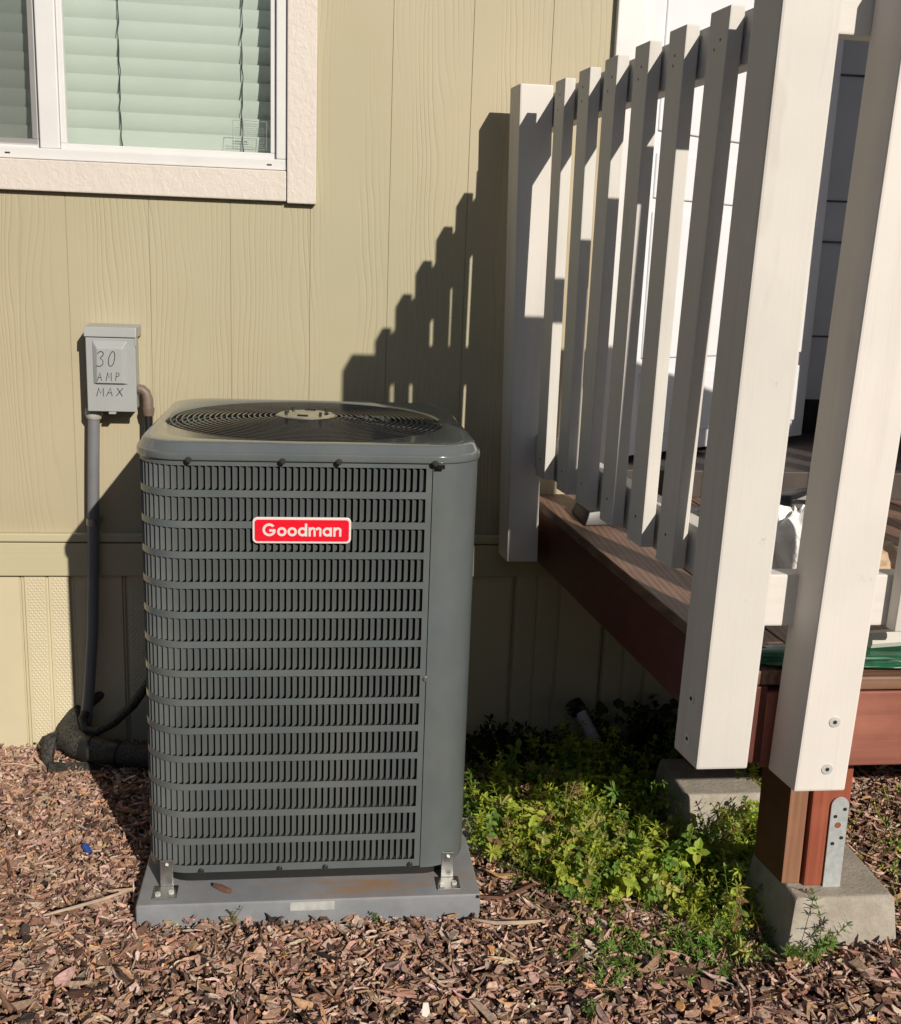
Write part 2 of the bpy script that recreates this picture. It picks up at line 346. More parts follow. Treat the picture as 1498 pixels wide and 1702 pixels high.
MB().box(-1.25, -.682, .028, .032, 1.578, 2.60).build('pane', MAT['glass'], win)
MB().add([(-1.27, .012, 1.566), (-.668, .012, 1.566), (-.668, .012, 2.60), (-1.27, .012, 2.60)], [(0, 1, 2, 3)]).build('insect_screen', MAT['screen'], win, fix=False)
b = MB()
for x in (-.115, -.735): b.box(x-.006, x+.006, -.0108, -.0102, 1.540, 1.5435)
b.build('weep_slot', MAT['dark'], win)
st = MB(); zz = 1.578; sx0, sx1 = -.205, -.122
for q in ((sx0, sx1, zz, zz+.0011), (sx0, sx1, zz+.066, zz+.0671), (sx0, sx0+.0011, zz, zz+.066), (sx1-.0011, sx1, zz, zz+.066)): st.box(q[0], q[1], .0152, .0157, q[2], q[3])
rs = random.Random(2)
for k in range(12):
    z = zz+.005+k*.0049; x = sx0+.006+(.016 if k > 9 else 0); xe = sx1-.006-(.016 if k > 9 else 0)
    while x < xe-.002:
        w = min(rs.uniform(.003, .010), xe-x); st.box(x, x+w, .0153, .0156, z, z+(.0010 if k < 10 else .0018)); x += w+.0014
st.build('glass_sticker', MAT['stickerink'], win)
MB().box(-1.38, -.0735, -.020, -.0005, 1.456, 1.5285).build('bottom_casing', MAT['casing'], home, .003)
MB().box(-.0715, 0, -.022, -.0005, 1.452, WZ).build('side_casing', MAT['casing'], home, .003)
rb = MB(); rb.box(-1.35, -.01, .42, .44, 1.4, 2.75); rb.box(-1.35, -1.33, .121, .42, 1.4, 2.75); rb.box(-.03, -.01, .121, .42, 1.4, 2.75); rb.box(-1.33, -.03, .121, .42, 1.4, 1.42); rb.box(-1.33, -.03, .121, .42, 2.73, 2.75)
rb.build('room_lining', MAT['room'], home)
def blind(x0, x1, label):
    t = thing('window_blind', label, 'blinds', ((x0+x1)/2, .085, 1.56)); 
    for k in range(26):
        z = 1.566+k*.0425; b = MB(); n = 5; vs = []
        for i in range(n+1):
            u = i/n-.5; yy = .088-u*.016-(.25-u*u)*.008; zz = z+.024+u*.049
            vs += [(x0, yy, zz), (x1, yy, zz)]
        b.add(vs, [(2*i, 2*i+1, 2*i+3, 2*i+2) for i in range(n)])
        b.add([(p[0], p[1]+.0024, p[2]) for p in vs], [(2*i, 2*i+2, 2*i+3, 2*i+1) for i in range(n)])
        b.build('slat', MAT['blind'], t, fix=False, smooth=True)
    for f in (.26, .80):
        x = x0+(x1-x0)*f; c = MB()
        pts = [(x+.0016*math.sin(i*2.3)+.001*math.sin(i*.9), .0745, 1.556+i*.022) for i in range(50)]
        c.tube(pts, [.0012+.0011*max(0, math.sin(i*1.93)) for i in range(50)], 5); c.build('ladder_cord', MAT['cord'], t)
    MB().box(x0, x1, .074, .094, 1.557, 1.566).build('bottom_rail', MAT['blind'], t, .002)
blind(-.625, -.075, 'pale slatted blind behind the right window pane with the small sticker')
blind(-1.26, -.682, 'dim slatted blind behind the left window pane with dark insect screen')
# doorway
MB().box(.737, .806, -.024, -.0005, .70, WZ).build('door_casing', MAT['casing'] if 0 else MAT['vinyl'], home, .003)
MB().box(1.754, 1.83, -.024, -.0005, .70, WZ).build('door_casing', MAT['vinyl'], home, .003)
b = MB(); b.box(.8005, .838, -.006, .12, .80, 2.78); b.box(1.72, 1.759, -.006, .12, .80, 2.78); b.box(.838, 1.72, -.006, .12, 2.74, 2.78); b.build('door_jamb', MAT['vinyl'], home, .002)
MB().box(.807, 1.753, -.05, .12, .722, .797).build('threshold', MAT['floor'], home, .003)
b = MB(); b.box(.82, 2.02, .121, .9, .70, .795); b.build('hall_floor', MAT['floor'], home)
b = MB(); b.box(.82, .84, .121, .9, .796, 2.8); b.box(2.0, 2.02, .121, .9, .796, 2.8); b.box(.82, 2.02, .121, .9, 2.8, 2.82); b.build('hall_lining', MAT['door_white'], home)
hl = MB().box(.84, 2.0, .70, .72, .91, 2.8).build('hall_panel', MAT['door_white'], home)
for z in (1.12, 1.43, 1.56, 1.95): MB().box(.841, 1.999, .694, .6995, z, z+.006).build('panel_groove', MAT['room'], hl)
MB().box(.84, 2.0, .69, .72, .796, .909).build('kick_plate', MAT['blackplastic'], home)
da = R(32); hx, hy = .845, .045; ex = Vector((math.cos(da), math.sin(da), 0)); ey = Vector((math.sin(da), -math.cos(da), 0)); Zv = Vector((0, 0, 1))
b = MB(); b.prism([(0, 0), (.86, 0), (.86, 1.9), (0, 1.9)], (hx, hy, .815), ex, Zv, -ey, .04); door = b.build('door', MAT['door_white'], home, .003)
for z0, z1 in ((.87, 1.045), (1.085, 1.475), (1.51, 1.625), (1.68, 2.3)):
    b = MB(); b.prism([(.05, z0), (.81, z0), (.81, z1), (.05, z1)], (hx, hy, 0), ex, Zv, ey, .007); b.build('door_panel', MAT['door_white'], door, .005)

# unseen home added behind the camera to block low sky and deepen shadows
blocker = thing('sky_blocker_home', 'added brown sided home behind the viewer, blocking the low sky', 'house', (1, -10.5, 0))
MAT['blocker_siding'] = flat('brown_siding', (.10, .075, .055), .7, .15, 3); MAT['shingle'] = flat('grey_shingle', (.05, .05, .05), .9, .3, 20)
for k in range(14): MB().box(-3.5, 10, -8.98-.02*(k % 2), -9.0-.3, .02+.2*k, .215+.2*k).build('blocker_board', MAT['blocker_siding'], blocker)
MB().box(-3.48, 9.98, -12, -9.05, -.02, 2.82).build('wall', MAT['blocker_siding'], blocker)
MB().add([(-3.8, -8.7, 2.80), (10.3, -8.7, 2.80), (10.3, -10.6, 3.55), (-3.8, -10.6, 3.55), (10.3, -12.4, 2.8), (-3.8, -12.4, 2.8)], [(0, 1, 2, 3), (3, 2, 4, 5), (0, 5, 4, 1), (0, 3, 5), (1, 4, 2)]).build('roof', MAT['shingle'], blocker)
for x in (-2.6, 1.2, 5.5): w_ = MB().box(x, x+1.4, -8.97, -8.94, 1.0, 2.2).build('window', MAT['vinyl'], blocker); MB().box(x+.06, x+1.34, -8.939, -8.93, 1.06, 2.14).build('pane', MAT['wire'], w_)

# ------------------------------------------------------------------ condenser
AX, AY, H2, RC = -.0043, -.475, .33, .09
ac = thing('air_conditioner', 'dark grey louvred condenser with red nameplate standing on a grey pad', 'air conditioner', (AX, AY, .05))
HW = H2
def path_len(): return 4*(2*HW-2*RC)+2*math.pi*RC
SL = 2*HW-2*RC; AR = math.pi*RC/2
def per_pt(s, off=0.0):
    """walks the cabinet outline from the front face (x=+.22) leftwards; returns point, tangent (along s), outward normal"""
    s0 = s+(HW-RC-.22-0.0)         # distance from the right end of the front flat
    tot = 4*(SL+AR); s0 %= tot; k = int(s0//(SL+AR)); q = s0-k*(SL+AR)
    # side k: 0 front(-y) walking -x, 1 left walking +y, 2 back walking +x, 3 right walking -y
    if q <= SL:
        l = (HW-RC-q, -HW); t = (-1, 0); nn = (0, -1)
    else:
        a = (q-SL)/RC; l = (-HW+RC-RC*math.sin(a), -HW+RC-RC*math.cos(a)); t = (-math.cos(a), math.sin(a)); nn = (-math.sin(a), -math.cos(a))
    c, s_ = [(1, 0), (0, -1), (-1, 0), (0, 1)][k]
    rot = lambda v: (v[0]*c-v[1]*s_, v[0]*s_+v[1]*c)
    # each further side is the front turned clockwise (seen from above)
    l, t, nn = rot(l), rot(t), rot(nn)
    return (AX+l[0]+nn[0]*off, AY+l[1]+nn[1]*off), t, nn
TOT = 4*(SL+AR)
def band(s0, s1, z0, z1, off, th, n):
    b = MB(); vs = []
    for i in range(n+1):
        s = s0+(s1-s0)*i/n; (x, y), _, _ = per_pt(s, off); (x2, y2), _, _ = per_pt(s, off-th)
        vs += [(x, y, z0), (x, y, z1), (x2, y2, z1), (x2, y2, z0)]
    fs = []
    for i in range(n):
        for j in range(4): fs.append((i*4+j, i*4+(j+1) % 4, i*4+4+(j+1) % 4, i*4+4+j))
    fs += [(0, 1, 2, 3), (n*4+3, n*4+2, n*4+1, n*4)]
    return vs, fs
ROWS = [(.892-.0608*i-(.0003*i if i else 0), .942-.0608*i) for i in range(14)]
ROWS = [(.1025+(.0605)*i, .1025+.0605*i+.0468) for i in range(14)][::-1]
LOUV_END = TOT-.22-(HW-RC-.238)*0-.30           # louvres run round the left and back to the right side
NP = int(LOUV_END/.0127); LOUV_END = NP*.0127
sheet = MB()
edges = [.0865]+[z for r in ROWS[::-1] for z in r]+[.952]
for i in range(0, len(edges), 2):
    v, f = band(-.012, LOUV_END+.012, edges[i], edges[i+1], 0, .0012, 260); sheet.add(v, f)
for (z0, z1) in ROWS:
    v, f = band(-.012, -.0005, z0, z1, 0, .0012, 1); sheet.add(v, f); v, f = band(LOUV_END, LOUV_END+.012, z0, z1, 0, .0012, 2); sheet.add(v, f)
sheet.build('louver_panel', MAT['ac'], ac, smooth=True)
b = MB(); v, f = band(-.0135, -.0135-(TOT-LOUV_END-.026), .084, .952, .0018, .004, 90); b.add(v, f); b.build('access_panel', MAT['ac'], ac, smooth=True)
b = MB(); v, f = band(0, TOT, .06, .95, -.030, .004, 160); b.add(v, f); b.build('coil', MAT['ac_dark'], ac, smooth=True)
b = MB(); v, f = band(0, TOT, .0515, .0875, -.028, .02, 120); b.add(v, f); b.build('base_pan', MAT['ac_dark'], ac, smooth=True)  # near-black colour stands in for the shadow in the gap under the cabinet
# one louvre: hinged on its left edge, its free right edge pressed inwards
lw, ld, lh = .0091, .0118, .0468
pts = [(0, 0), (.40, .0), (.68, .03), (.88, .085), (1, .18), (1, .82), (.88, .915), (.68, .97), (.40, 1), (0, 1)]
lv = [(p[0]*lw, p[0]*ld, (p[1]-.5)*lh) for p in pts]; nl = len(lv)
lv2 = [(x+.0006, y+.0006, z) for x, y, z in lv]
lme = bpy.data.meshes.new('louver'); lme.from_pydata(lv+lv2, [], [tuple(range(nl)), tuple(range(2*nl-1, nl-1, -1))]+[(i, nl+i, nl+(i+1) % nl, (i+1) % nl) for i in range(nl)])
lme.materials.append(MAT['ac_louver'])
rest = MB(); cnt = 0
for ri, (z0, z1) in enumerate(ROWS):
    for k in range(NP):
        s = (k+1)*.0127-.0005
        (x, y), t, nn = per_pt(s); zc = (z0+z1)/2; ang = math.atan2(-t[1], -t[0])
        if k < 46 and cnt < 298:
            o = bpy.data.objects.new('louver', lme); COL.objects.link(o); o.parent = ac; o.location = (x-AX, y-AY, zc-.05); o.rotation_euler = (0, 0, ang); cnt += 1
        else:
            ca, sa = math.cos(ang), math.sin(ang)
            fs = [tuple(range(nl))]+[(i, nl+i, nl+(i+1) % nl, (i+1) % nl) for i in range(nl)] if k < 60 else [tuple(range(nl))]
            vv = lv+lv2 if k < 60 else lv
            rest.add([(x+ca*p[0]-sa*p[1], y+sa*p[0]+ca*p[1], zc+p[2]) for p in vv], fs)
o = rest.build('louvers', MAT['ac_louver'], ac, fix=False); o['kind'] = 'stuff'
# top cap
NA = 192
def outline(h, r):
    out = []
    for k in range(NA):
        a = 2*math.pi*k/NA; c, d = math.cos(a), math.sin(a); t = h/max(abs(c), abs(d)); x, y = c*t, d*t; e = h-r
        if abs(x) > e and abs(y) > e:      # in the corner: meet the arc
            p = abs(c)*e+abs(d)*e; t = p+math.sqrt(max(0, p*p-(2*e*e-r*r))); x, y = c*t, d*t
        out.append((AX+x, AY+y))
    return out
rings = []
for h, r, z in ((.3315, .091, .9465), (.3345, .095, .9462), (.3360, .0965, .9475), (.3362, .0965, .9490), (.3362, .0965, .9590), (.3355, .096, .9610), (.3335, .095, .9618), (.3318, .0945, .9632), (.3260, .092, .9755), (.3235, .091, .9785), (.3190, .089, .9801), (.3120, .086, .9806), (.3060, .082, .9806)):
    rings.append([(x, y, z) for x, y in outline(h, r)])
nr = len(rings[0])
GX = AX-.012; angs = [math.atan2(p[1]-AY, p[0]-AX) for p in rings[0]]
for rr_, z in ((.3020, .9800), (.2980, .9770), (.2950, .9700), (.2930, .9500), (.2930, .85)): rings.append([(GX+rr_*math.cos(a), AY+rr_*math.sin(a), z) for a in angs])
b = MB(); b.v = [p for r in rings for p in r]; b.f = [(i*nr+j, i*nr+(j+1) % nr, (i+1)*nr+(j+1) % nr, (i+1)*nr+j) for i in range(len(rings)-1) for j in range(nr)]; b.m = [0]*len(b.f)
b.build('top_cap', MAT['ac_top'], ac, smooth=True, fix=True, ang=50)
# wire fan guard
def gz(r): return .9770+.010*(1-(r/.29)**2)
for k in range(20):
    r = .066+k*.0117; b = MB(); n = 72; m_ = 6; w = .0019
    vs = []
    for i in range(n):
        a = 2*math.pi*i/n
        for j in range(m_):
            p = 2*math.pi*j/m_; rr_ = r+w*math.cos(p); vs.append((GX+rr_*math.cos(a), AY+rr_*math.sin(a), gz(r)+w*math.sin(p)))
    b.add(vs, [(i*m_+j, i*m_+(j+1) % m_, ((i+1) % n)*m_+(j+1) % m_, ((i+1) % n)*m_+j) for i in range(n) for j in range(m_)])
    b.build('guard_ring', MAT['wire'], ac, smooth=True, fix=True)
for k in range(8):
    a = R(22.5+45*k+12); b = MB(); b.tube([(GX+r*math.cos(a), AY+r*math.sin(a), gz(r)-.004) for r in np.linspace(.05, .296, 9)], .0026, 6); b.build('guard_spoke', MAT['wire'], ac, smooth=True)
b = MB(); n = 40
prof = [(.0, .9945), (.030, .9945), (.034, .9925), (.060, .9915), (.064, .989), (.064, .985), (.0, .984)]
b.v = [(GX+max(r, .0005)*math.cos(2*math.pi*i/n), AY+max(r, .0005)*math.sin(2*math.pi*i/n), z) for r, z in prof for i in range(n)]
b.f = [(q*n+i, q*n+(i+1) % n, (q+1)*n+(i+1) % n, (q+1)*n+i) for q in range(len(prof)-1) for i in range(n)]; b.m = [0]*len(b.f)
hub = b.build('motor_plate', MAT['hub'], ac, smooth=True)
for k in range(4):
    a = R(35+90*k); b = MB(); b.disc((GX+.052*math.cos(a), AY+.052*math.sin(a), 0.991), (0, 0, 1), .0032, .010, 8); b.build('bolt', MAT['screw'], hub)
    a2 = a+R(45); b = MB(); b.tube([(GX+.045*math.cos(a2+d), AY+.045*math.sin(a2+d), 0.9923) for d in np.linspace(-.25, .25, 6)], .0035, 6); b.build('slot', MAT['ac_dark'], hub)
for k in range(3):
    a = R(100+120*k); b = MB(); vs = []
    for r, w0, w1, dz in ((.06, -.45, .45, .02), (.16, -.5, .55, .028), (.25, -.45, .65, .03)):
        for q in range(4):
            aa = a+w0+(w1-w0)*q/3; vs.append((GX+r*math.cos(aa), AY+r*math.sin(aa), .93+dz*(q/1.5-1)))
    b.add(vs, [(i*4+j, i*4+j+1, i*4+5+j, i*4+4+j) for i in range(2) for j in range(3)]); b.build('fan_blade', MAT['wire'], ac, smooth=True)
b = MB(); b.disc((GX, AY, .80), (0, 0, 1), .055, .14, 20); b.build('fan_motor', MAT['ac_dark'], ac, smooth=True)
def xs_front(px_x): return px_x
for x, z in ((-.232, .9485), (-.058, .9485), (.048, .9485), (.232, .9480), (-.222, .0905), (-.063, .0905), (.031, .0905), (.207, .0905), (.2275, .505)):
    b = MB(); yf = AY-HW-(.012 if z > .9 else .0005); b.disc((x, yf, z), (0, -1, 0), .0042, .004, 8); b.disc((x, yf+.001, z), (0, -1, 0), .0062, .0022, 12); b.build('screw', MAT['screw'] if z != .505 else MAT['steel'], ac)
b = MB(); b.box(.236, .250, AY-HW-.0155, AY-HW-.010, .938, .9455); b.build('panel_clip', MAT['wire'], ac)
# nameplate
BY = AY-HW-.0005; bx, bz = -.021, .8125
b = MB(); b.prism(rrect(.188, .0515, .009), (bx, BY, bz), (1, 0, 0), (0, 0, 1), (0, -1, 0), .005); plate = b.build('nameplate', MAT['silver'], ac, .0012)
b = MB(); b.prism(rrect(.1795, .0425, .006), (bx, BY-.0051, bz), (1, 0, 0), (0, 0, 1), (0, -1, 0), .0007); b.build('red_field', MAT['red'], plate)
lt = MB(); LX = [bx-.0770]; LZ = bz-.0118; XH = .0180; CH = .0252; SW = .0046; lift_ = [0]
def piece(poly):
    lift_[0] += 1; lt.prism(poly, (0, BY-.0059, 0), (1, 0, 0), (0, 0, 1), (0, -1, 0), .0011+.00006*(lift_[0] % 5))
def arc(cx, cz, ro, ri, a0, a1, n=22):
    for q in range(n):
        t0, t1 = R(a0+(a1-a0)*q/n), R(a0+(a1-a0)*(q+1)/n)
        lt.prism([(cx+ri*math.cos(t0), cz+ri*math.sin(t0)), (cx+ro*math.cos(t0), cz+ro*math.sin(t0)), (cx+ro*math.cos(t1), cz+ro*math.sin(t1)), (cx+ri*math.cos(t1), cz+ri*math.sin(t1))], (0, BY-.0059, 0), (1, 0, 0), (0, 0, 1), (0, -1, 0), .0011)
def bar(x0, x1, z0, z1): piece([(x0, z0), (x1, z0), (x1, z1), (x0, z1)])
x = LX[0]; rG = CH/2; ro = XH/2
arc(x+rG, LZ+rG, rG, rG-SW, 40, 345); bar(x+rG, x+2*rG-.0008, LZ+rG-SW*.75, LZ+rG+SW*.25); x += 2*rG+.0022
for _ in 'oo': arc(x+ro, LZ+ro, ro, ro-SW, 0, 360); x += 2*ro+.0016
arc(x+ro, LZ+ro, ro, ro-SW, 0, 360); bar(x+2*ro-SW, x+2*ro, LZ, LZ+CH); x += 2*ro+.0026
rm = .0060
bar(x, x+SW*.9, LZ, LZ+XH)
for _ in 'mm': arc(x+rm+SW*.45-.0004, LZ+XH-rm-.0002, rm+.0004, rm-SW*.85, 0, 180, 14); x += 2*rm-SW*.1-.0012+.0006; bar(x-SW*.35, x+SW*.55, LZ, LZ+XH-rm)
x += SW*.55+.0022
arc(x+ro, LZ+ro, ro, ro-SW, 0, 360); bar(x+2*ro-SW, x+2*ro, LZ, LZ+XH); x += 2*ro+.0026
bar(x, x+SW*.9, LZ, LZ+XH); rm = .0069
arc(x+rm+SW*.45-.0004, LZ+XH-rm-.0002, rm+.0004, rm-SW*.85, 0, 180, 14); x += 2*rm-SW*.1-.0006; bar(x-SW*.35, x+SW*.55, LZ, LZ+XH-rm)
LWID = x+SW*.55-LX[0]
kf = .150/LWID; lt.v = [(bx+(p[0]-(LX[0]+LWID/2))*kf, p[1], bz+(p[2]-(LZ+CH*.44))*kf) for p in lt.v]
lt.build('lettering', MAT['silver'], plate)
# mounting brackets
for x, sg in ((-.292, -1), (.288, 1)):
    y = -.803; b = MB()
    b.box(x-.013, x+.013, y+.004, y+.007, .054, .112); b.box(x-.024, x+.024, y-.040, y+.007, .0515, .054)
    br = b.build('mounting_bracket', MAT['steel'], ac, .001)
    for q in ((-.014, -.028), (.012, -.022)):
        c = MB(); c.disc((x+q[0], y+q[1], .054), (0, 0, 1), .0060, .005, 6); c.build('bolt', MAT['bolt'], br)
    c = MB(); c.disc((x, y+.004, .098), (0, -1, 0), .006, .005, 6); c.build('bolt', MAT['steel'], br)

# ------------------------------------------------------------------ pad
pad = thing('condenser_pad', 'grey plastic equipment pad with rust stains under the condenser', 'pad', (0, -.475, 0))
b = MB(); b.box(-.346, .352, -.862, -.09, -.03, .0505); b.build('slab', MAT['pad'], pad, .007, seg=3, smooth=True)
MB().box(-.040, .050, -.8635, -.8600, .028, .0475).build('edge_label', MAT['padlabel'], pad, .0008)

# ------------------------------------------------------------------ disconnect box and lines
bx0, bx1, bz0, bz1, yf = -.5565, -.438, .9315, 1.137, -.080
dis = thing('disconnect_box', 'grey metal disconnect box hand lettered 30 AMP MAX on the siding', 'electrical box', (-.497, 0, .93))
MB().box(bx0+.004, bx1-.004, yf+.008, -.0005, bz0+.004, bz1-.004).build('enclosure', MAT['box'], dis, .003)
b = MB(); b.box(bx0, bx1, yf, yf+.0075, bz0, bz1-.024); cov = b.build('cover', MAT['box'], dis, .002)
b = MB(); b.hexa([(bx0-.003, yf-.004, bz1-.022), (bx1+.003, yf-.004, bz1-.022), (bx1+.003, -.0006, bz1-.022), (bx0-.003, -.0006, bz1-.022)], [(bx0-.003, yf-.001, bz1+.002), (bx1+.003, yf-.001, bz1+.002), (bx1+.003, -.0006, bz1+.006), (bx0-.003, -.0006, bz1+.006)]); b.build('hood', MAT['box'], dis, .002)
MB().box(bx1-.001, bx1+.003, yf-.002, yf+.02, bz1-.043, bz1-.0225).build('hood_tab', MAT['box'], dis, .001)
p0, p1, q0, q1 = -.5405, -.4575, 1.000, 1.106
b = MB(); b.add([(p0, yf-.0005, q0), (p1, yf-.0005, q0), (p1, yf-.0005, q1), (p0, yf-.0005, q1), (p0+.010, yf-.009, q0+.003), (p1-.010, yf-.009, q0+.003), (p1-.012, yf-.009, q1-.020), (p0+.012, yf-.009, q1-.020)], [(0, 1, 5, 4), (1, 2, 6, 5), (2, 3, 7, 6), (3, 0, 4, 7), (4, 5, 6, 7)])
b.build('raised_field', MAT['box'], cov, .0015)
b = MB(); b.box(-.506, -.489, yf-.004, yf+.02, bz0-.006, bz0-.0005); b.build('latch_tab', MAT['box'], dis, .001)
GL = {'3': [[(0, .85), (.35, 1), (.75, .95), (.78, .75), (.4, .55), (.75, .42), (.78, .15), (.4, 0), (-.1, .03)]], '0': [[(.45, .98), (.1, .6), (.05, .2), (.3, 0), (.7, .15), (.9, .6), (.8, .95), (.5, 1)]],
      'A': [[(0, 0), (.45, 1), (.8, 0)], [(.15, .4), (.7, .4)]], 'M': [[(0, 0), (.2, 1), (.5, .35), (.85, 1), (.95, 0)]], 'P': [[(.1, 0), (.15, 1), (.6, .95), (.65, .6), (.15, .48)]], 'X': [[(.05, 1), (.85, 0)], [(.85, 1), (0, .02)]]}
ink = MB()
def scrawl(txt, x, z, h, w, adv, y, slant=.12):
    for i, ch in enumerate(txt):
        for st_ in GL[ch]:
            pts = [(x+i*adv+(u+slant*v)*w, y, z+v*h+.001*math.sin(i*7)) for u, v in st_]
            if ch in '30':
                q = [Vector(p) for p in pts]; dense = []
                for k in range(len(q)-1):
                    p_1, a_, c_, d_ = q[max(k-1, 0)], q[k], q[k+1], q[min(k+2, len(q)-1)]
                    for t in np.linspace(0, 1, 5)[:-1]: dense.append(.5*((2*a_)+(-p_1+c_)*t+(2*p_1-5*a_+4*c_-d_)*t*t+(-p_1+3*a_-3*c_+d_)*t**3))
                pts = dense+[q[-1]]
            ink.tube(pts, .00095, 5)
scrawl('30', -.529, 1.044, .036, .017, .026, yf-.0093); scrawl('AMP', -.530, 1.0085, .020, .013, .0215, yf-.0093); scrawl('MAX', -.534, .9695, .020, .017, .0235, yf-.0005)
ink.build('marker_lettering', MAT['ink'], cov)
cd = thing('conduit', 'grey conduit running down the wall below the lettered box', 'conduit', (-.56, -.035, 0))
pts = [(-.5505, -.036, .93), (-.556, -.036, .80), (-.562, -.036, .64), (-.568, -.037, .48), (-.575, -.038, .33), (-.588, -.042, .18), (-.602, -.055, .05)]
MB().tube(pts, .0148, 14).build('pipe', MAT['conduit'], cd, smooth=True)
MB().tube([(-.5503, -.036, .9315), (-.5507, -.036, .916), (-.5510, -.036, .906)], [.0215, .0225, .017], 16).build('collar', MAT['pvc'], cd, smooth=True)
b = MB(); b.tube([(-.5625, -.036, .648), (-.563, -.036, .630)], .0168, 16); b.box(-.581, -.545, -.03, -.0005, .632, .646); b.build('pipe_strap', MAT['steel'], cd)
MB().tube([(-.582, -.04, .46), (-.586, -.042, .34), (-.601, -.045, .18), (-.618, -.05, .06)], .0024, 6).build('bare_wire', MAT['wirecu'], cd)
wh = thing('electrical_whip', 'brown elbow and black flexible whip from the box down behind the condenser', 'electrical whip', (-.43, -.045, .95))
MB().tube([(-.4395, -.045, .985), (-.430, -.045, .984), (-.421, -.045, .976), (-.4165, -.045, .962), (-.4155, -.045, .935)], [.0125, .0125, .0125, .0125, .0135], 14).build('elbow', MAT['whip'], wh, smooth=True)
MB().tube([(-.4155, -.045, .938), (-.4155, -.045, .932), (-.4155, -.045, .918)], [.0155, .0155, .013], 14).build('collar', MAT['whip'], wh, smooth=True)
MB().tube([(-.4155, -.045, .92), (-.418, -.045, .75), (-.42, -.05, .58), (-.413, -.07, .48), (-.395, -.10, .42), (-.36, -.13, .40), (-.335, -.16, .40)], .0105, 10).build('flexible_tube', MAT['blackplastic'], wh, smooth=True)
ip = thing('insulated_pipe', 'thick black foam insulated line bending from the condenser to the skirting', 'pipe', (-.5, -.12, 0))
pts = [(-.325, -.20, .055), (-.40, -.185, .052), (-.47, -.170, .052), (-.54, -.150, .054), (-.60, -.125, .058), (-.632, -.095, .064), (-.635, -.055, .075), (-.628, -.01, .088), (-.624, .03, .09)]
MB().tube(pts, [.030, .031, .032, .0335, .0345, .034, .031, .029, .029], 18).build('foam_sleeve', MAT['foam'], ip, smooth=True)
for q_, (c_, r_) in enumerate((((-.50, -.163, .0525), .0350), ((-.575, -.136, .0560), .0368))):
    d_ = Vector((-.06, .025, .002)).normalized()*.012; c_ = Vector(c_); MB().tube([c_-d_, c_, c_+d_], [r_-.001, r_, r_-.001], 18).build('tape_wrap', MAT['blackplastic'], ip, smooth=True)
b = MB(); vs = []; rng2 = random.Random(3)
for i in range(9):
    t = i/8; x = -.672+t*.19; vs += [(x, -.150-.02*t+rng2.uniform(-.006, .006), .03-.012*t+rng2.uniform(-.004, .004)), (x+.004, -.185+rng2.uniform(-.008, .008), .010+rng2.uniform(0, .008))]
b.add(vs, [(2*i, 2*i+2, 2*i+3, 2*i+1) for i in range(8)]); b.build('torn_tape', MAT['foam'], ip, fix=False)
MB().tube([(-.668, -.150, .006), (-.680, -.132, .022), (-.684, -.108, .044), (-.676, -.085, .060), (-.664, -.066, .058), (-.660, -.05, .04)], [.008, .015, .019, .020, .017, .010], 10).build('putty_wrap', MAT['foam'], ip, smooth=True)
sl = thing('liquid_line', 'thin black insulated tube curving from the skirting up to the condenser', 'pipe', (-.5, -.1, 0))
MB().tube([(-.565, .01, .15), (-.590, -.035, .135), (-.602, -.07, .108), (-.590, -.095, .088), (-.560, -.105, .088), (-.515, -.11, .115), (-.465, -.12, .165), (-.425, -.13, .225), (-.385, -.14, .29), (-.33, -.15, .33)], .0125, 12).build('tube', MAT['foam'], sl, smooth=True)

# ------------------------------------------------------------------ deck
uf = Vector((.1165, -.9932, 0))            # along the side of the deck towards the camera
def along(p, d): return (p[0]+uf.x*d, p[1]+uf.y*d, p[2])
def board(name, mat, parent, fl_b, fl_t, w, d, bev=.003, wt=None, fr=None):
    """board from front-left bottom and top corners; w along x, d back along the deck side"""
    B = [fl_b, (fl_b[0]+w, fl_b[1], fl_b[2]), (fl_b[0]+w-uf.x*d, fl_b[1]-uf.y*d, fl_b[2]), (fl_b[0]-uf.x*d, fl_b[1]-uf.y*d, fl_b[2])]
    T = [fl_t, (fl_t[0]+w, fl_t[1], fl_t[2]), (fl_t[0]+w-uf.x*d, fl_t[1]-uf.y*d, fl_t[2]), (fl_t[0]-uf.x*d, fl_t[1]-uf.y*d, fl_t[2])]
    b = MB(); b.hexa(B, T); return b.build(name, mat, parent, bev)
deck = thing('wooden_deck', 'red brown stained wooden porch deck beside the condenser', 'deck', (1.3, -.6, .6))
def dz(y): return .7245+.044*y            # deck top, falling gently to the front
def dx(y): return .5785-.1222*y           # its left edge
def lb(name, mat, x0, x1, ya, yb, top, th, bev=.003):
    """long board along the deck side; x0,x1 offsets from the left edge"""
    f = lambda x, y, o: (dx(y)+x, y, dz(y)+o)
    b = MB(); b.hexa([f(x0, yb, top-th), f(x1, yb, top-th), f(x1, ya, top-th), f(x0, ya, top-th)], [f(x0, yb, top), f(x1, yb, top), f(x1, ya, top), f(x0, ya, top)]); return b.build(name, mat, deck, bev)
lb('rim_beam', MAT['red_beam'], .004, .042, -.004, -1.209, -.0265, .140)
MB().box(dx(-1.17)+.045, 3.25, -1.209, -1.171, .496, .634).build('fascia', MAT['red_fascia'], deck, .003)
for k in range(17):
    x0 = .142*k; lb('deck_board', MAT['deck'], x0 if k else 0, x0+.137, -.026, -1.115 if k else -1.205, 0, .0255, .003)
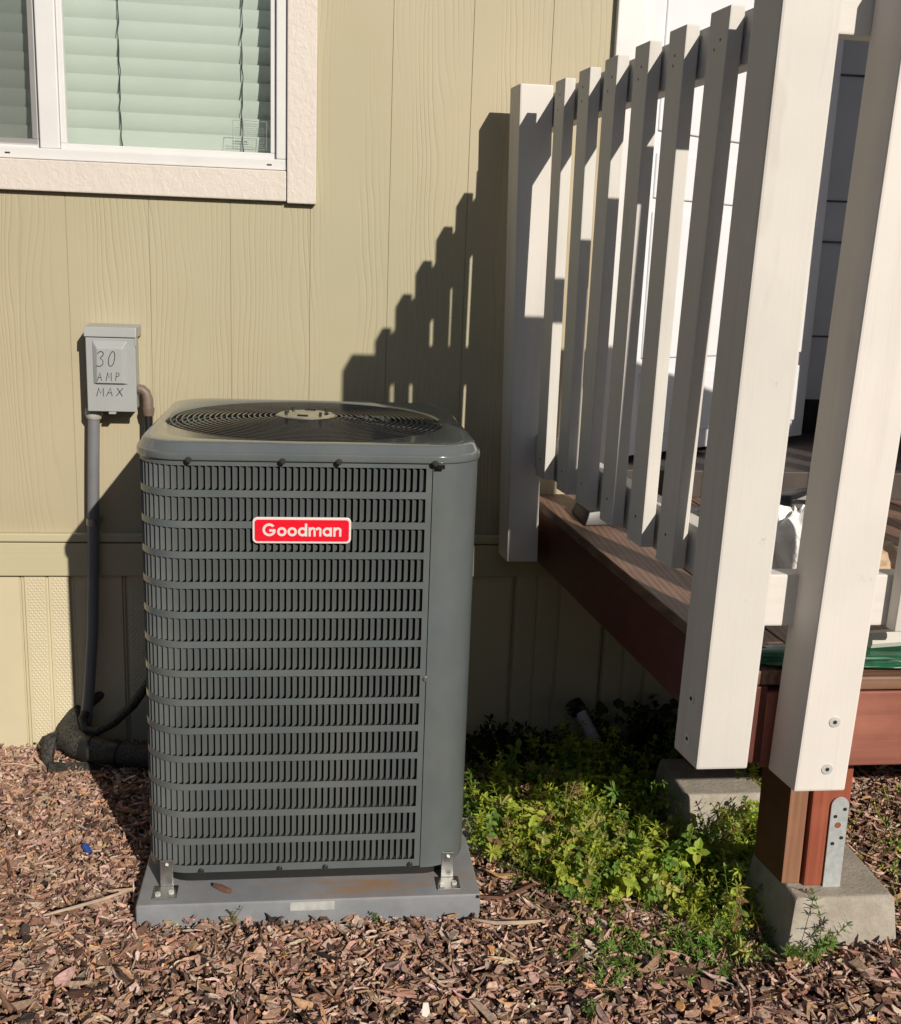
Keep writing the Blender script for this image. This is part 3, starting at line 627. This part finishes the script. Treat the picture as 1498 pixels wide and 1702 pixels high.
b = MB(); b.hexa([(.872, -1.222, .642), (3.25, -1.222, .642), (3.25, -1.1185, .645), (.872, -1.1185, .645)], [(.872, -1.222, .6655), (3.25, -1.222, .6655), (3.25, -1.1185, .670), (.872, -1.1185, .670)]); b.build('front_board', MAT['deckx'], deck, .004)
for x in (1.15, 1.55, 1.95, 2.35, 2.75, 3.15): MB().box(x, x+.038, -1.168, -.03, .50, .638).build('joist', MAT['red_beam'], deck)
board('support_post', MAT['red_post'], deck, (.9675, -1.03, .150), (.963, -1.03, .493), .078, .089, .004)
bl = board('blocking', [MAT['red_beam'], MAT['end_wood']], deck, (.9245, -1.022, .152), (.921, -1.022, .493), .0375, .11, .003)  # dark stain on the sides also carries their shade; cut end stays pale
for p_ in bl.data.polygons:
    if p_.normal.y < -.8: p_.material_index = 1
board('support_post', MAT['red_post'], deck, (.94, -.46, .122), (.94, -.46, .555), .089, .089, .004)
b = MB(); b.box(.745, .765, -1.168, -1.10, .50, .60); b.build('joist_hanger', MAT['steel'], deck)

# piers
def pier(name_label, cx, cy, hb, ht, z1, zmid):
    t = thing('concrete_pier', name_label, 'concrete pier', (cx, cy, 0)); b = MB(); vs = []
    nz = [(-.03, hb), (zmid, hb*.985), (z1-.006, ht*1.02), (z1, ht*.97)]
    for z, h in nz: vs += [(cx-h[0], cy-h[1], z), (cx+h[0], cy-h[1], z), (cx+h[0], cy+h[1], z), (cx-h[0], cy+h[1], z)] if 0 else [(cx-h*1.0, cy-h, z), (cx+h, cy-h, z), (cx+h, cy+h, z), (cx-h, cy+h, z)]
    b.add(vs, [(0, 3, 2, 1)]+[(i*4+j, i*4+(j+1) % 4, i*4+4+(j+1) % 4, i*4+4+j) for i in range(3) for j in range(4)]+[(12, 13, 14, 15)])
    b.build('block', MAT['concrete'], t, .006, seg=2); return t
pr = pier('sunlit concrete pier block under the red post with galvanised strap', 1.034, -.972, .118, .1, .150, .02)
pier('shaded concrete pier block behind the weeds under the left fence post', .975, -.495, .112, .098, .122, .04)
b = MB(); sp = [(0, .13), (.036, .13), (.036, .325)]+[(.018+.018*math.cos(a), .325+.018*math.sin(a)) for a in np.linspace(.3, math.pi-.3, 8)]+[(0, .325)]
b.prism(sp, (1.0065, -1.0315, 0), (1, 0, 0), (-.012, 0, 1), (0, -1, 0), .0035); stp = b.build('post_strap', MAT['galv'], pr, .0006)
for dx_, z, r in ((.028, .318, .0035), (.010, .303, .0035), (.017, .284, .0062), (.027, .257, .0035), (.010, .245, .0035)):
    b = MB(); b.disc((1.0065+dx_-.012*z, -1.0352, z), (0, -1, 0), r, .0008 if r > .005 else .0015, 12); b.build('nail_hole' if r < .005 else 'bolt_hole', MAT['screw'] if r < .005 else MAT['red_post'], stp)

# ------------------------------------------------------------------ side railing
rl = thing('porch_railing', 'cream wooden railing of pickets along the near side of the deck', 'railing', (.6, -.6, .53))
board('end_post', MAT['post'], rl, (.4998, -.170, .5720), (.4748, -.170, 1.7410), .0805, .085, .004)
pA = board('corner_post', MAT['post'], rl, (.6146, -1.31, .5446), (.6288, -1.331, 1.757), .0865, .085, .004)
PK = [(-.37, -.388, .539), (-.523, -.541, .557), (-.672, -.667, .5745), (-.825, -.814, .592), (-.975, -.959, .6095), (-1.129, -1.093, .6275)]
for q_, (yt, yb, xt) in enumerate(PK):
    sh_ = .03*(1-q_/5); xt *= (2.88+yt+sh_)/(2.88+yt); yt += sh_; yb += sh_
    xb = xt-.1173*(yb-yt); pk = board('picket', MAT['picket'], rl, (xb-.003, yb, .826+.012*(yb+.5)), (xt, yt, 1.7275+.007*(yt+1)), .024, .0675, .0022)
    for zn, f in ((1.700-.004*q_, .45+.12*math.sin(q_*2.1)), (1.668, .6), (.872, .5)):
        w_ = (zn-.826)/.9; cx = xb-.003+(xt-xb+.003)*w_-uf.x*.07*f; cy = yb+(yt-yb)*w_-uf.y*.07*f
        b = MB(); c_ = Vector((cx, cy, zn)); n_ = Vector((-.993, -.1165, 0)); b.tube([c_-n_*.001, c_+n_*.0006], .0026, 8); b.build('nail', MAT['screw'], pk)
def side_rail(z0a, z1a, z0b, z1b, ya, yb):
    x = lambda y: .5590+(-.17-y)*(.6650-.5590)/(1.222-.17)
    b = MB(); b.hexa([(x(yb), yb, z0b), (x(yb)+.038, yb, z0b), (x(ya)+.038, ya, z0a), (x(ya), ya, z0a)], [(x(yb), yb, z1b), (x(yb)+.038, yb, z1b), (x(ya)+.038, ya, z1a), (x(ya), ya, z1a)]); b.build('rail', MAT['rail'], rl, .003)
side_rail(1.647, 1.726, 1.641, 1.7205, -.047, -1.222); side_rail(.822, .908, .812, .898, -.047, -1.222)
def head(x, y, z, nrm, parent):
    n_ = Vector(nrm); b = MB(); c = Vector((x, y, z)); b.tube([c-n_*.001, c+n_*.0006, c+n_*.0008], [.0095, .0095, .0078], 18); h_ = b.build('screw', MAT['bolt'], parent, smooth=True)
    b = MB(); b.tube([c+n_*.0009, c+n_*.0016], .0036, 6); b.build('screw_recess', MAT['dark'], h_)
for z in (.652, .582):
    head(.6146+.0142*(z-.5446)/1.2124-.0045-.0006, -1.272, z, (-.993, -.1165, 0), pA)
# front railing
fr = thing('front_railing', 'cream wooden railing with thick screwed post across the front of the deck', 'railing', (.9, -1.26, .5))
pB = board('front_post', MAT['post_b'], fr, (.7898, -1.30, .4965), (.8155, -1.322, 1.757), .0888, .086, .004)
for x, z in ((.8445, .6207), (.8420, .5368)): head(x, -1.30-.022*(z-.4965)/1.2605-.0006, z, (0, -1, 0), pB)
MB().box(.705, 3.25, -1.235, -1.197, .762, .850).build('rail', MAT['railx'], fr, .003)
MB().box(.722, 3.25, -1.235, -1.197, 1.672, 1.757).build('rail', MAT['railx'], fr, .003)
for k in range(15):
    x = .951+.150*k; board('picket', MAT['picket'], fr, (x, -1.262, .760), (x+.017, -1.272, 1.745), .070, .025, .0022)
head(.762, -1.2352, 1.715, (0, -1, 0), fr) if 0 else None

# things lying on the deck
def crumple(name, label, cat, c, s, mat, seed, n=3, amp=.35):
    bm = bmesh.new(); bmesh.ops.create_icosphere(bm, subdivisions=n, radius=1); r_ = random.Random(seed)
    ds = [(Vector((r_.gauss(0, 1), r_.gauss(0, 1), r_.gauss(0, 1))).normalized(), r_.uniform(-1, 1), r_.uniform(3, 9)) for _ in range(14)]
    for v in bm.verts:
        d = sum(a*math.sin(f*v.co.dot(q)+a*5) for q, a, f in ds)/4
        v.co *= 1+amp*d; v.co = Vector((v.co.x*s[0], v.co.y*s[1], max(v.co.z, -.75)*s[2]))
    me = bpy.data.meshes.new(name); bm.to_mesh(me); bm.free(); o = link(name, me, mat); o.location = (c[0], c[1], c[2]+s[2]*.72)
    return props(o, label, cat)
def bag_mesh(c, s, seed):
    bm = bmesh.new(); bmesh.ops.create_icosphere(bm, subdivisions=5, radius=1); r_ = random.Random(seed)
    fold = [(Vector((r_.gauss(0, 1), r_.gauss(0, 1), r_.gauss(0, .6))).normalized(), r_.uniform(2, 7), r_.uniform(0, 6), r_.uniform(.4, 1)) for _ in range(16)]
    for v in bm.verts:
        d = sum(a*(abs(math.sin(f*v.co.dot(q)+p))-.6) for q, f, p, a in fold)/6; tip = max(0, v.co.z)**2*(.45+.35*math.sin(5*math.atan2(v.co.y, v.co.x)))
        v.co *= 1-.55*d+tip*.5; v.co = Vector((v.co.x*s[0], v.co.y*s[1], max(v.co.z, -.7)*s[2]))
    me = bpy.data.meshes.new('plastic_bag'); bm.to_mesh(me); bm.free(); o = link('plastic_bag', me, MAT['bag']); o.location = c; return o
props(bag_mesh((1.005, -.74, dz(-.74)+.06), (.075, .06, .080), 8), 'crumpled white plastic bag lying on the deck behind the rail', 'plastic bag')
crumple('shoe', 'black shoe like lump on the deck beyond the white bag', 'shoe', (1.26, -.22, dz(-.22)), (.13, .05, .04), MAT['blackplastic'], 9)
crumple('cable_heap', 'black coiled heap on the deck between the last two pickets', 'cable heap', (.95, -.40, dz(-.4)), (.10, .10, .045), MAT['blackplastic'], 4, 4, .6)
crumple('tarp', 'folded dark green tarp under the front railing', 'tarp', (1.03, -1.165, .669), (.30, .05, .018), MAT['green'], 12, 4, .25)
b = MB(); b.tube([(.96+i*.06, -1.165+.004*math.sin(i*2), .712+.003*math.sin(i)) for i in range(10)], .016, 10); props(b.build('fabric_roll', MAT['greyroll'], None, smooth=True), 'grey fabric roll lying on the green tarp under the railing', 'fabric roll')
crumple('rag', 'tan cloth rag on the deck right of the thick front post', 'rag', (1.16, -.75, dz(-.75)), (.08, .05, .05), MAT['tan'], 21)
b = MB(); b.hexa([(.655, -.34, dz(-.34)), (.735, -.33, dz(-.34)), (.725, -.20, dz(-.2)), (.650, -.21, dz(-.2))], [(.665, -.33, dz(-.34)+.036), (.730, -.32, dz(-.34)+.042), (.720, -.21, dz(-.2)+.036), (.660, -.22, dz(-.2)+.030)]); props(b.build('rubber_block', MAT['blackplastic'], None, .006, seg=3, smooth=True), 'small black rubber block lying on the deck behind the pickets near the end post', 'rubber block')

# ------------------------------------------------------------------ mulch of bark chips
def hide(x, y): return ((x > -.350) & (x < .356) & (y > -.868) & (y < -.085)) | ((np.abs(x-1.032) < .125) & (np.abs(y+.972) < .125)) | ((np.abs(x-.955) < .12) & (np.abs(y+.455) < .12)) | (y > -.006)
def batch_mesh(name, V, F, C, mat):
    me = bpy.data.meshes.new(name); me.from_pydata(V, [], F); ca = me.color_attributes.new('col', 'FLOAT_COLOR', 'POINT')
    ca.data.foreach_set('color', np.concatenate([C, np.ones((len(C), 1))], 1).astype(np.float32).ravel()); return link(name, me, mat)
def chips(n, xr, yr, lr, seed, lift, sp=.5):
    r = np.random.default_rng(seed); x = r.uniform(*xr, n); y = r.uniform(*yr, n); k = ~hide(x, y); x = x[k]; y = y[k]; n = len(x)
    L = r.uniform(lr[0], lr[1], n)*np.exp(r.normal(0, .25, n)); split = r.random(n) < sp
    Wd = np.where(split, L*r.uniform(.10, .26, n), L*r.uniform(.36, .75, n)); L = np.where(split, L*1.45, L); T = r.uniform(.0016, .0045, n)
    bend = r.normal(0, .18, n)
    K = 9; a = np.linspace(0, 2*np.pi, K, endpoint=False)[None]+r.uniform(-.25, .25, (n, K)); rad = 1+r.uniform(-.38, .25, (n, K)); cup = r.normal(0, .35, n)
    px = np.cos(a)*rad*L[:, None]/2; py = np.sin(a)*rad*Wd[:, None]/2; pz = bend[:, None]*(px**2)/L[:, None]*2+cup[:, None]*(py**2)/Wd[:, None]*2+r.normal(0, .0011, (n, K))
    loc = np.concatenate([np.stack([px, py, pz+T[:, None]/2], 2), np.stack([px*.93, py*.93, pz-T[:, None]/2], 2)], 1)
    th = r.uniform(0, 2*np.pi, n); tx = r.normal(0, .31, n); ty = r.normal(0, .28, n)
    c, s = np.cos(tx), np.sin(tx); loc = np.stack([loc[..., 0], loc[..., 1]*c[:, None]-loc[..., 2]*s[:, None], loc[..., 1]*s[:, None]+loc[..., 2]*c[:, None]], 2)
    c, s = np.cos(ty), np.sin(ty); loc = np.stack([loc[..., 0]*c[:, None]+loc[..., 2]*s[:, None], loc[..., 1], -loc[..., 0]*s[:, None]+loc[..., 2]*c[:, None]], 2)
    c, s = np.cos(th), np.sin(th); loc = np.stack([loc[..., 0]*c[:, None]-loc[..., 1]*s[:, None], loc[..., 0]*s[:, None]+loc[..., 1]*c[:, None], loc[..., 2]], 2)
    loc[..., 0] += x[:, None]; loc[..., 1] += y[:, None]; loc[..., 2] += (gh(x, y)+r.uniform(.001, lift, n))[:, None]
    V = loc.reshape(-1, 3); base = np.arange(n)*2*K
    F = [tuple(b+j for j in range(K)) for b in base]+[(b+j, b+K+j, b+K+(j+1) % K, b+(j+1) % K) for b in base for j in range(K)]
    pal = np.array([(.36, .215, .15), (.42, .275, .205), (.30, .165, .105), (.18, .095, .062), (.085, .045, .032), (.40, .22, .115), (.46, .34, .255), (.035, .024, .02), (.24, .15, .11), (.50, .27, .10)])
    pr_ = np.array([.20, .16, .17, .15, .08, .06, .06, .04, .07, .01]); ci = r.choice(len(pal), n, p=pr_/pr_.sum())
    col = pal[ci]*r.uniform(1.0, 1.85, (n, 1))*np.array([1.0, 1.06, 1.15])*(1+r.normal(0, .05, (n, 3))); C = np.repeat(np.clip(col, .01, .9), 2*K, 0)
    C = C*np.tile(np.concatenate([np.ones(K), np.full(K, .8)]), n)[:, None]
    return V, F, C
def join(parts):
    V = []; F = []; C = []; o = 0
    for v, f, c in parts: V.append(v); F += [tuple(i+o for i in q) for q in f]; C.append(c); o += len(v)
    return np.concatenate(V), F, np.concatenate(C)
parts = [chips(17000, (-1.05, 1.85), (-1.50, .0), (.014, .032), 1, .016), chips(15000, (-1.05, 1.85), (-1.0, .0), (.009, .022), 2, .018),
         chips(5200, (-.85, 1.6), (-1.5, -.75), (.018, .037), 3, .022), chips(3500, (-2.2, 2.6), (-2.4, .0), (.02, .04), 5, .02), chips(5000, (-1.0, -.34), (-.95, .0), (.008, .026), 8, .022, .8), chips(9000, (-1.0, 1.75), (-1.45, .0), (.010, .026), 12, .026, 1.0), chips(420, (-1.0, 1.75), (-1.45, -.1), (.04, .065), 13, .026, 1.0), chips(16000, (-1.0, 1.75), (-1.45, .0), (.005, .011), 14, .024, .6)]
V, F, C = join(parts)
props(batch_mesh('bark_mulch', V, F, C, MAT['chip']), kind='stuff', label='reddish brown shredded bark mulch covering the ground', cat='mulch')

# ------------------------------------------------------------------ weeds
class Leafy:
    def __init__(s, seed): s.r = np.random.default_rng(seed); s.V = []; s.F = []; s.C = []
    def leaf(s, p, d, up, L, Wd, col, fold=.25, droop=.2):
        d = d/np.linalg.norm(d); side = np.cross(d, up); side /= (np.linalg.norm(side)+1e-9); nn = np.cross(side, d); n = len(s.V)
        pts = [p, p+d*L*.30+side*Wd*.42+nn*fold*Wd*.5, p+d*L*.68+side*Wd*.42+nn*(fold*Wd*.5-droop*L*.2), p+d*L-nn*droop*L*.5, p+d*L*.68-side*Wd*.42+nn*(fold*Wd*.5-droop*L*.2), p+d*L*.30-side*Wd*.42+nn*fold*Wd*.5, p+d*L*.5-nn*droop*L*.06]
        s.V += pts; s.F += [(n, n+1, n+6), (n+1, n+2, n+6), (n+2, n+3, n+6), (n+3, n+4, n+6), (n+4, n+5, n+6), (n+5, n, n+6)]; s.C += [col]*7
    def stem(s, pts, r, col):
        n0 = len(s.V); k = len(pts)
        for p in pts:
            for j in range(3): s.V.append(p+r*np.array([math.cos(j*2.09), math.sin(j*2.09), .3*math.sin(j)])); s.C.append(col)
        s.F += [(n0+i*3+j, n0+i*3+(j+1) % 3, n0+i*3+3+(j+1) % 3, n0+i*3+3+j) for i in range(k-1) for j in range(3)]
    def sprig(s, base, H, lean, kind='pair', sz=.010, tone=1.0, col=None):
        r = s.r; az = r.uniform(0, 6.28); k = 5; pts = [np.array(base, float)]; d = np.array([math.cos(az)*lean, math.sin(az)*lean, 1.0]); d /= np.linalg.norm(d)
        for i in range(k):
            d = d+r.normal(0, .16, 3)+np.array([math.cos(az), math.sin(az), -.15])*lean*.18; d /= np.linalg.norm(d); pts.append(pts[-1]+d*H/k)
        c0 = np.array(col if col is not None else ((.40, .47, .07) if r.random() < .55 else (.19, .31, .06) if r.random() < .7 else (.46, .46, .14)))*tone
        if col is None and r.random() < .05: c0 = np.array((.30, .20, .10))
        s.stem(pts, .0009, c0*.9+np.array([.02, .02, .005])); nn = max(3, int(H/.0135))
        for q in range(nn):
            t = (q+.7)/nn*k; i = min(int(t), k-1); p = pts[i]+(pts[i+1]-pts[i])*(t-i); ax = pts[i+1]-pts[i]; ax /= np.linalg.norm(ax)
            m_ = 2 if kind == 'pair' else 7; a0 = r.uniform(0, 6.28) if kind != 'pair' else q*1.57+r.uniform(-.3, .3)
            u = np.cross(ax, [.3, .5, .8]); u /= np.linalg.norm(u); w = np.cross(ax, u)
            if kind != 'pair' and q < nn-3 and q % 2: continue
            for j in range(m_):
                a = a0+j*2*math.pi/m_; dd = u*math.cos(a)+w*math.sin(a)+ax*r.uniform(.15, .6)
                L = sz*r.uniform(.7, 1.35)*(1.25 if kind != 'pair' else 1); s.leaf(p, dd, ax, L, L*(.62 if kind == 'pair' else .24), c0*r.uniform(.7, 1.3)*(1+r.normal(0, .08, 3)), .3, r.uniform(0, .5))
        L = sz*.7
        for j in range(3): s.leaf(pts[-1], d+r.normal(0, .6, 3), np.array([.1, .2, 1.0]), L, L*.6, c0*1.25)
    def blade(s, base, L, az, arch, w, col):
        pts = []; d = np.array([math.cos(az), math.sin(az), 0]); n0 = len(s.V); sd = np.array([-d[1], d[0], 0]); k = 5
        for i in range(k+1):
            t = i/k; p = np.array(base)+d*L*(t*arch)+np.array([0, 0, 1])*L*(t*(1-arch*.5)-arch*.75*t*t); ww = w*(1-t**2)+.0002
            s.V += [p-sd*ww, p+sd*ww]; s.C += [col, col]
        s.F += [(n0+2*i, n0+2*i+1, n0+2*i+3, n0+2*i+2) for i in range(k)]
    def build(s, name, mat, fix=0): return batch_mesh(name, np.array(s.V), s.F, np.clip(np.array(s.C), .004, 1), mat)
def inpoly(x, y, P):
    ins = False; j = len(P)-1
    for i in range(len(P)):
        if (P[i][1] > y) != (P[j][1] > y) and x < (P[j][0]-P[i][0])*(y-P[i][1])/(P[j][1]-P[i][1])+P[i][0]: ins = not ins
        j = i
    return ins
lf = Leafy(4); r = lf.r
PW = [(.385, -.62), (.40, -.36), (.50, -.24), (.80, -.20), (1.10, -.32), (1.16, -.62), (.90, -.80), (.90, -.99), (.66, -1.06), (.55, -.90), (.52, -.76), (.44, -.70)]
n_ = 0
while n_ < 1750:
    x, y = r.uniform(.36, 1.2), r.uniform(-1.1, -.18)
    if not inpoly(x, y, PW) or hide(x, y): continue
    edge = min(1, .35+1.3*min(abs(x-.385)+.15, 1)); dens = .35 if (y < -.82 and x < .72) else 1
    dens *= .12+1.0*max(0, min(1, .62+.9*math.sin(11*x+3*y)*math.sin(9*y-4*x+1)))
    if y < -.86 and x < .80: dens *= .5
    if r.random() > dens: continue
    H = (r.uniform(.05, .13) if r.random() < .75 else r.uniform(.12, .19))*(.75 if y < -.85 else 1); lf.sprig((x, y, float(gh(x, y))), H, r.uniform(.2, 1.1), 'pair' if r.random() < .86 else 'whorl', r.uniform(.009, .019)*(1.45 if r.random() < .15 else 1)); n_ += 1
for (cx, cy, rr_, n_) in ((.60, -1.02, .085, 70), (.70, -1.05, .07, 45), (.80, -1.05, .07, 60), (.88, -1.07, .05, 40), (.54, -1.13, .03, 8), (.50, -.72, .05, 30), (.45, -.62, .05, 30)):
    for _ in range(n_):
        a, q = r.uniform(0, 6.28), rr_*math.sqrt(r.random()); lf.sprig((cx+q*math.cos(a), cy+q*math.sin(a), float(gh(cx, cy))), r.uniform(.025, .06), r.uniform(.5, 1.4), 'whorl' if r.random() < .55 else 'pair', r.uniform(.008, .012), 1, (.21, .34, .07))
for _ in range(190):
    x, y = r.uniform(.42, 1.05), r.uniform(-.85, -.25)
    lf.blade((x, y, .02), r.uniform(.08, .2), r.uniform(0, 6.28), r.uniform(.4, 1), .0016, np.array((.22, .25, .09)))
props(lf.build('weeds', MAT['leaf']), kind='stuff', label='low yellow green chickweed patch growing between condenser and deck piers', cat='weeds')
# dark ivy under the deck
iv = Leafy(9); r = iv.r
for _ in range(420):
    x, y = r.uniform(.42, 1.5), r.uniform(-.30, -.02)
    if abs(x-.77) < .055 and y < -.03: continue
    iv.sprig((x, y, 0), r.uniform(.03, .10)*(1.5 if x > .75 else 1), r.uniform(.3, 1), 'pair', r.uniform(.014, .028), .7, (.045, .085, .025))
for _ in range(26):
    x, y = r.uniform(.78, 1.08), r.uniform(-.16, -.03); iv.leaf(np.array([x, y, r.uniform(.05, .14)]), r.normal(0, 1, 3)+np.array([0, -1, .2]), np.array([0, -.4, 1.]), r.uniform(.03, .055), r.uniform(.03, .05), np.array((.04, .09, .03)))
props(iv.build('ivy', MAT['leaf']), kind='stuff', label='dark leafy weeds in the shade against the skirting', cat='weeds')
# dry grass right of the pier
dg = Leafy(14); r = dg.r
for _ in range(520):
    x, y = r.uniform(1.06, 1.75), r.uniform(-1.0, -.35); c = np.array((.30, .22, .11)) if r.random() < .6 else np.array((.16, .17, .05))
    dg.blade((x, y, float(gh(x, y))+.004), r.uniform(.06, .20), r.uniform(0, 6.28), r.uniform(.6, 1.25), .0016, c*r.uniform(.6, 1.2))
for _ in range(60):
    x, y = r.uniform(1.08, 1.6), r.uniform(-.85, -.4); dg.sprig((x, y, 0), r.uniform(.03, .09), r.uniform(.3, 1), 'pair', .01)
props(dg.build('dry_grass', MAT['straw']), kind='stuff', label='dry straw grass in the shade right of the concrete pier', cat='grass')
def plant(name, label, x, y, n, H, kind, sz, seed, col=None, lean=(.1, .7)):
    p = Leafy(seed)
    for _ in range(n): p.sprig((x+p.r.normal(0, .008), y+p.r.normal(0, .008), float(gh(x, y))+.004), p.r.uniform(.7, 1.1)*H, p.r.uniform(*lean), kind, sz, 1, col)
    return props(p.build(name, MAT['leaf']), label, 'plant')
plant('cleavers', 'whorled green cleavers plant leaning against the sunlit pier', .955, -1.125, 6, .13, 'whorl', .013, 31, (.16, .25, .06), (.3, .9))
plant('seedling', 'small pale green seedling in the mulch at the bottom edge', .511, -1.20, 4, .045, 'pair', .014, 32, (.15, .24, .06))
plant('seedling', 'thin yellowish sprout at the left front edge of the pad', -.158, -.880, 4, .05, 'pair', .006, 33, (.20, .20, .05), (0, .3))
plant('seedling', 'tiny green sprout at the right front edge of the pad', .142, -.876, 3, .04, 'pair', .008, 34, (.12, .18, .04), (0, .4))

# ------------------------------------------------------------------ small litter
b = MB(); b.tube([(-.500, -.578, .026), (-.492, -.589, .022), (-.485, -.599, .019)], .0072, 14); cap_ = b.build('wire_connector', MAT['blue'], None, smooth=True); props(cap_, 'small blue plastic cap lying on the mulch', 'wire cap')
b = MB(); b.tube([(-.4846, -.5996, .0188), (-.4838, -.6010, .0183)], .004, 10); b.build('socket', MAT['dark'], cap_)
def stick(name, label, pts, rr_, mat): props(MB().tube(pts, rr_, 7).build(name, mat, None, smooth=True), label, 'stick')
MAT['stick'] = flat('pale_stick', (.42, .33, .24), .8, .2, 60); MAT['bark'] = flat('brown_bark', (.13, .062, .04), .85, .35, 60, bump=.8, bsc=150)
stick('stick', 'long pale twig on the mulch left of the pad', [(-.530, -.835, .020), (-.470, -.818, .026), (-.420, -.800, .030), (-.385, -.785, .034)], [.0025, .0035, .0035, .003], MAT['stick'])
stick('stick', 'curved tan root strip on the mulch right of the pad', [(.330, -.900, .018), (.375, -.925, .024), (.43, -.93, .026), (.48, -.915, .02)], [.002, .004, .0045, .002], MAT['stick'])
stick('stick', 'thin brown twig resting against the right corner of the pad', [(.345, -.87, .05), (.40, -.855, .035), (.47, -.80, .028), (.50, -.77, .02)], [.003, .004, .004, .003], MAT['bark'])
stick('bark_strip', 'dark bark piece lying on top of the grey pad', [(-.196, -.806, .058), (-.183, -.814, .0565), (-.172, -.822, .0555), (-.160, -.828, .0555)], [.004, .0065, .0065, .004], MAT['bark'])
def flake(name, label, cat, c, s, mat, seed):
    r_ = random.Random(seed); poly = [(s*(1+r_.uniform(-.4, .3))*math.cos(a)*.6, s*(1+r_.uniform(-.3, .3))*math.sin(a)) for a in np.linspace(0, 5.6, 8)]
    b = MB(); b.prism(poly, c, (1, 0, .1), (0, .8, .6), (0, -.6, .8), .003); props(b.build(name, mat, None), label, cat)
flake('paper_scrap', 'white scrap lying on the mulch in front of the pad', 'scrap', (.206, -1.185, .030), .014, MAT['whitebit'], 3)
flake('paint_chip', 'tiny white fleck on the mulch at far left', 'scrap', (-.655, -.515, .026), .006, MAT['whitebit'], 6)
crumple('stone', 'pale stone in the weeds left of the sunlit pier', 'stone', (.872, -.975, .0), (.022, .018, .022), MAT['concrete'], 8, 3, .2)
crumple('plastic_scrap', 'clear crumpled plastic film beside the right side of the condenser', 'plastic film', (.395, -.60, .004), (.055, .032, .026), MAT['film'], 17, 4, .9)
tb = thing('drain_tube', 'white plastic tube with black mouth lying against the skirting under the deck', 'tube', (.76, -.05, .05))
MB().tube([(.748, -.060, .104), (.765, -.075, .075), (.792, -.098, .030)], .0175, 14).build('tube', MAT['vinyl'], tb, smooth=True)
MB().tube([(.735, -.035, .122), (.742, -.050, .110), (.750, -.057, .095)], [.024, .027, .021], 14).build('coupling', MAT['blackplastic'], tb, smooth=True)
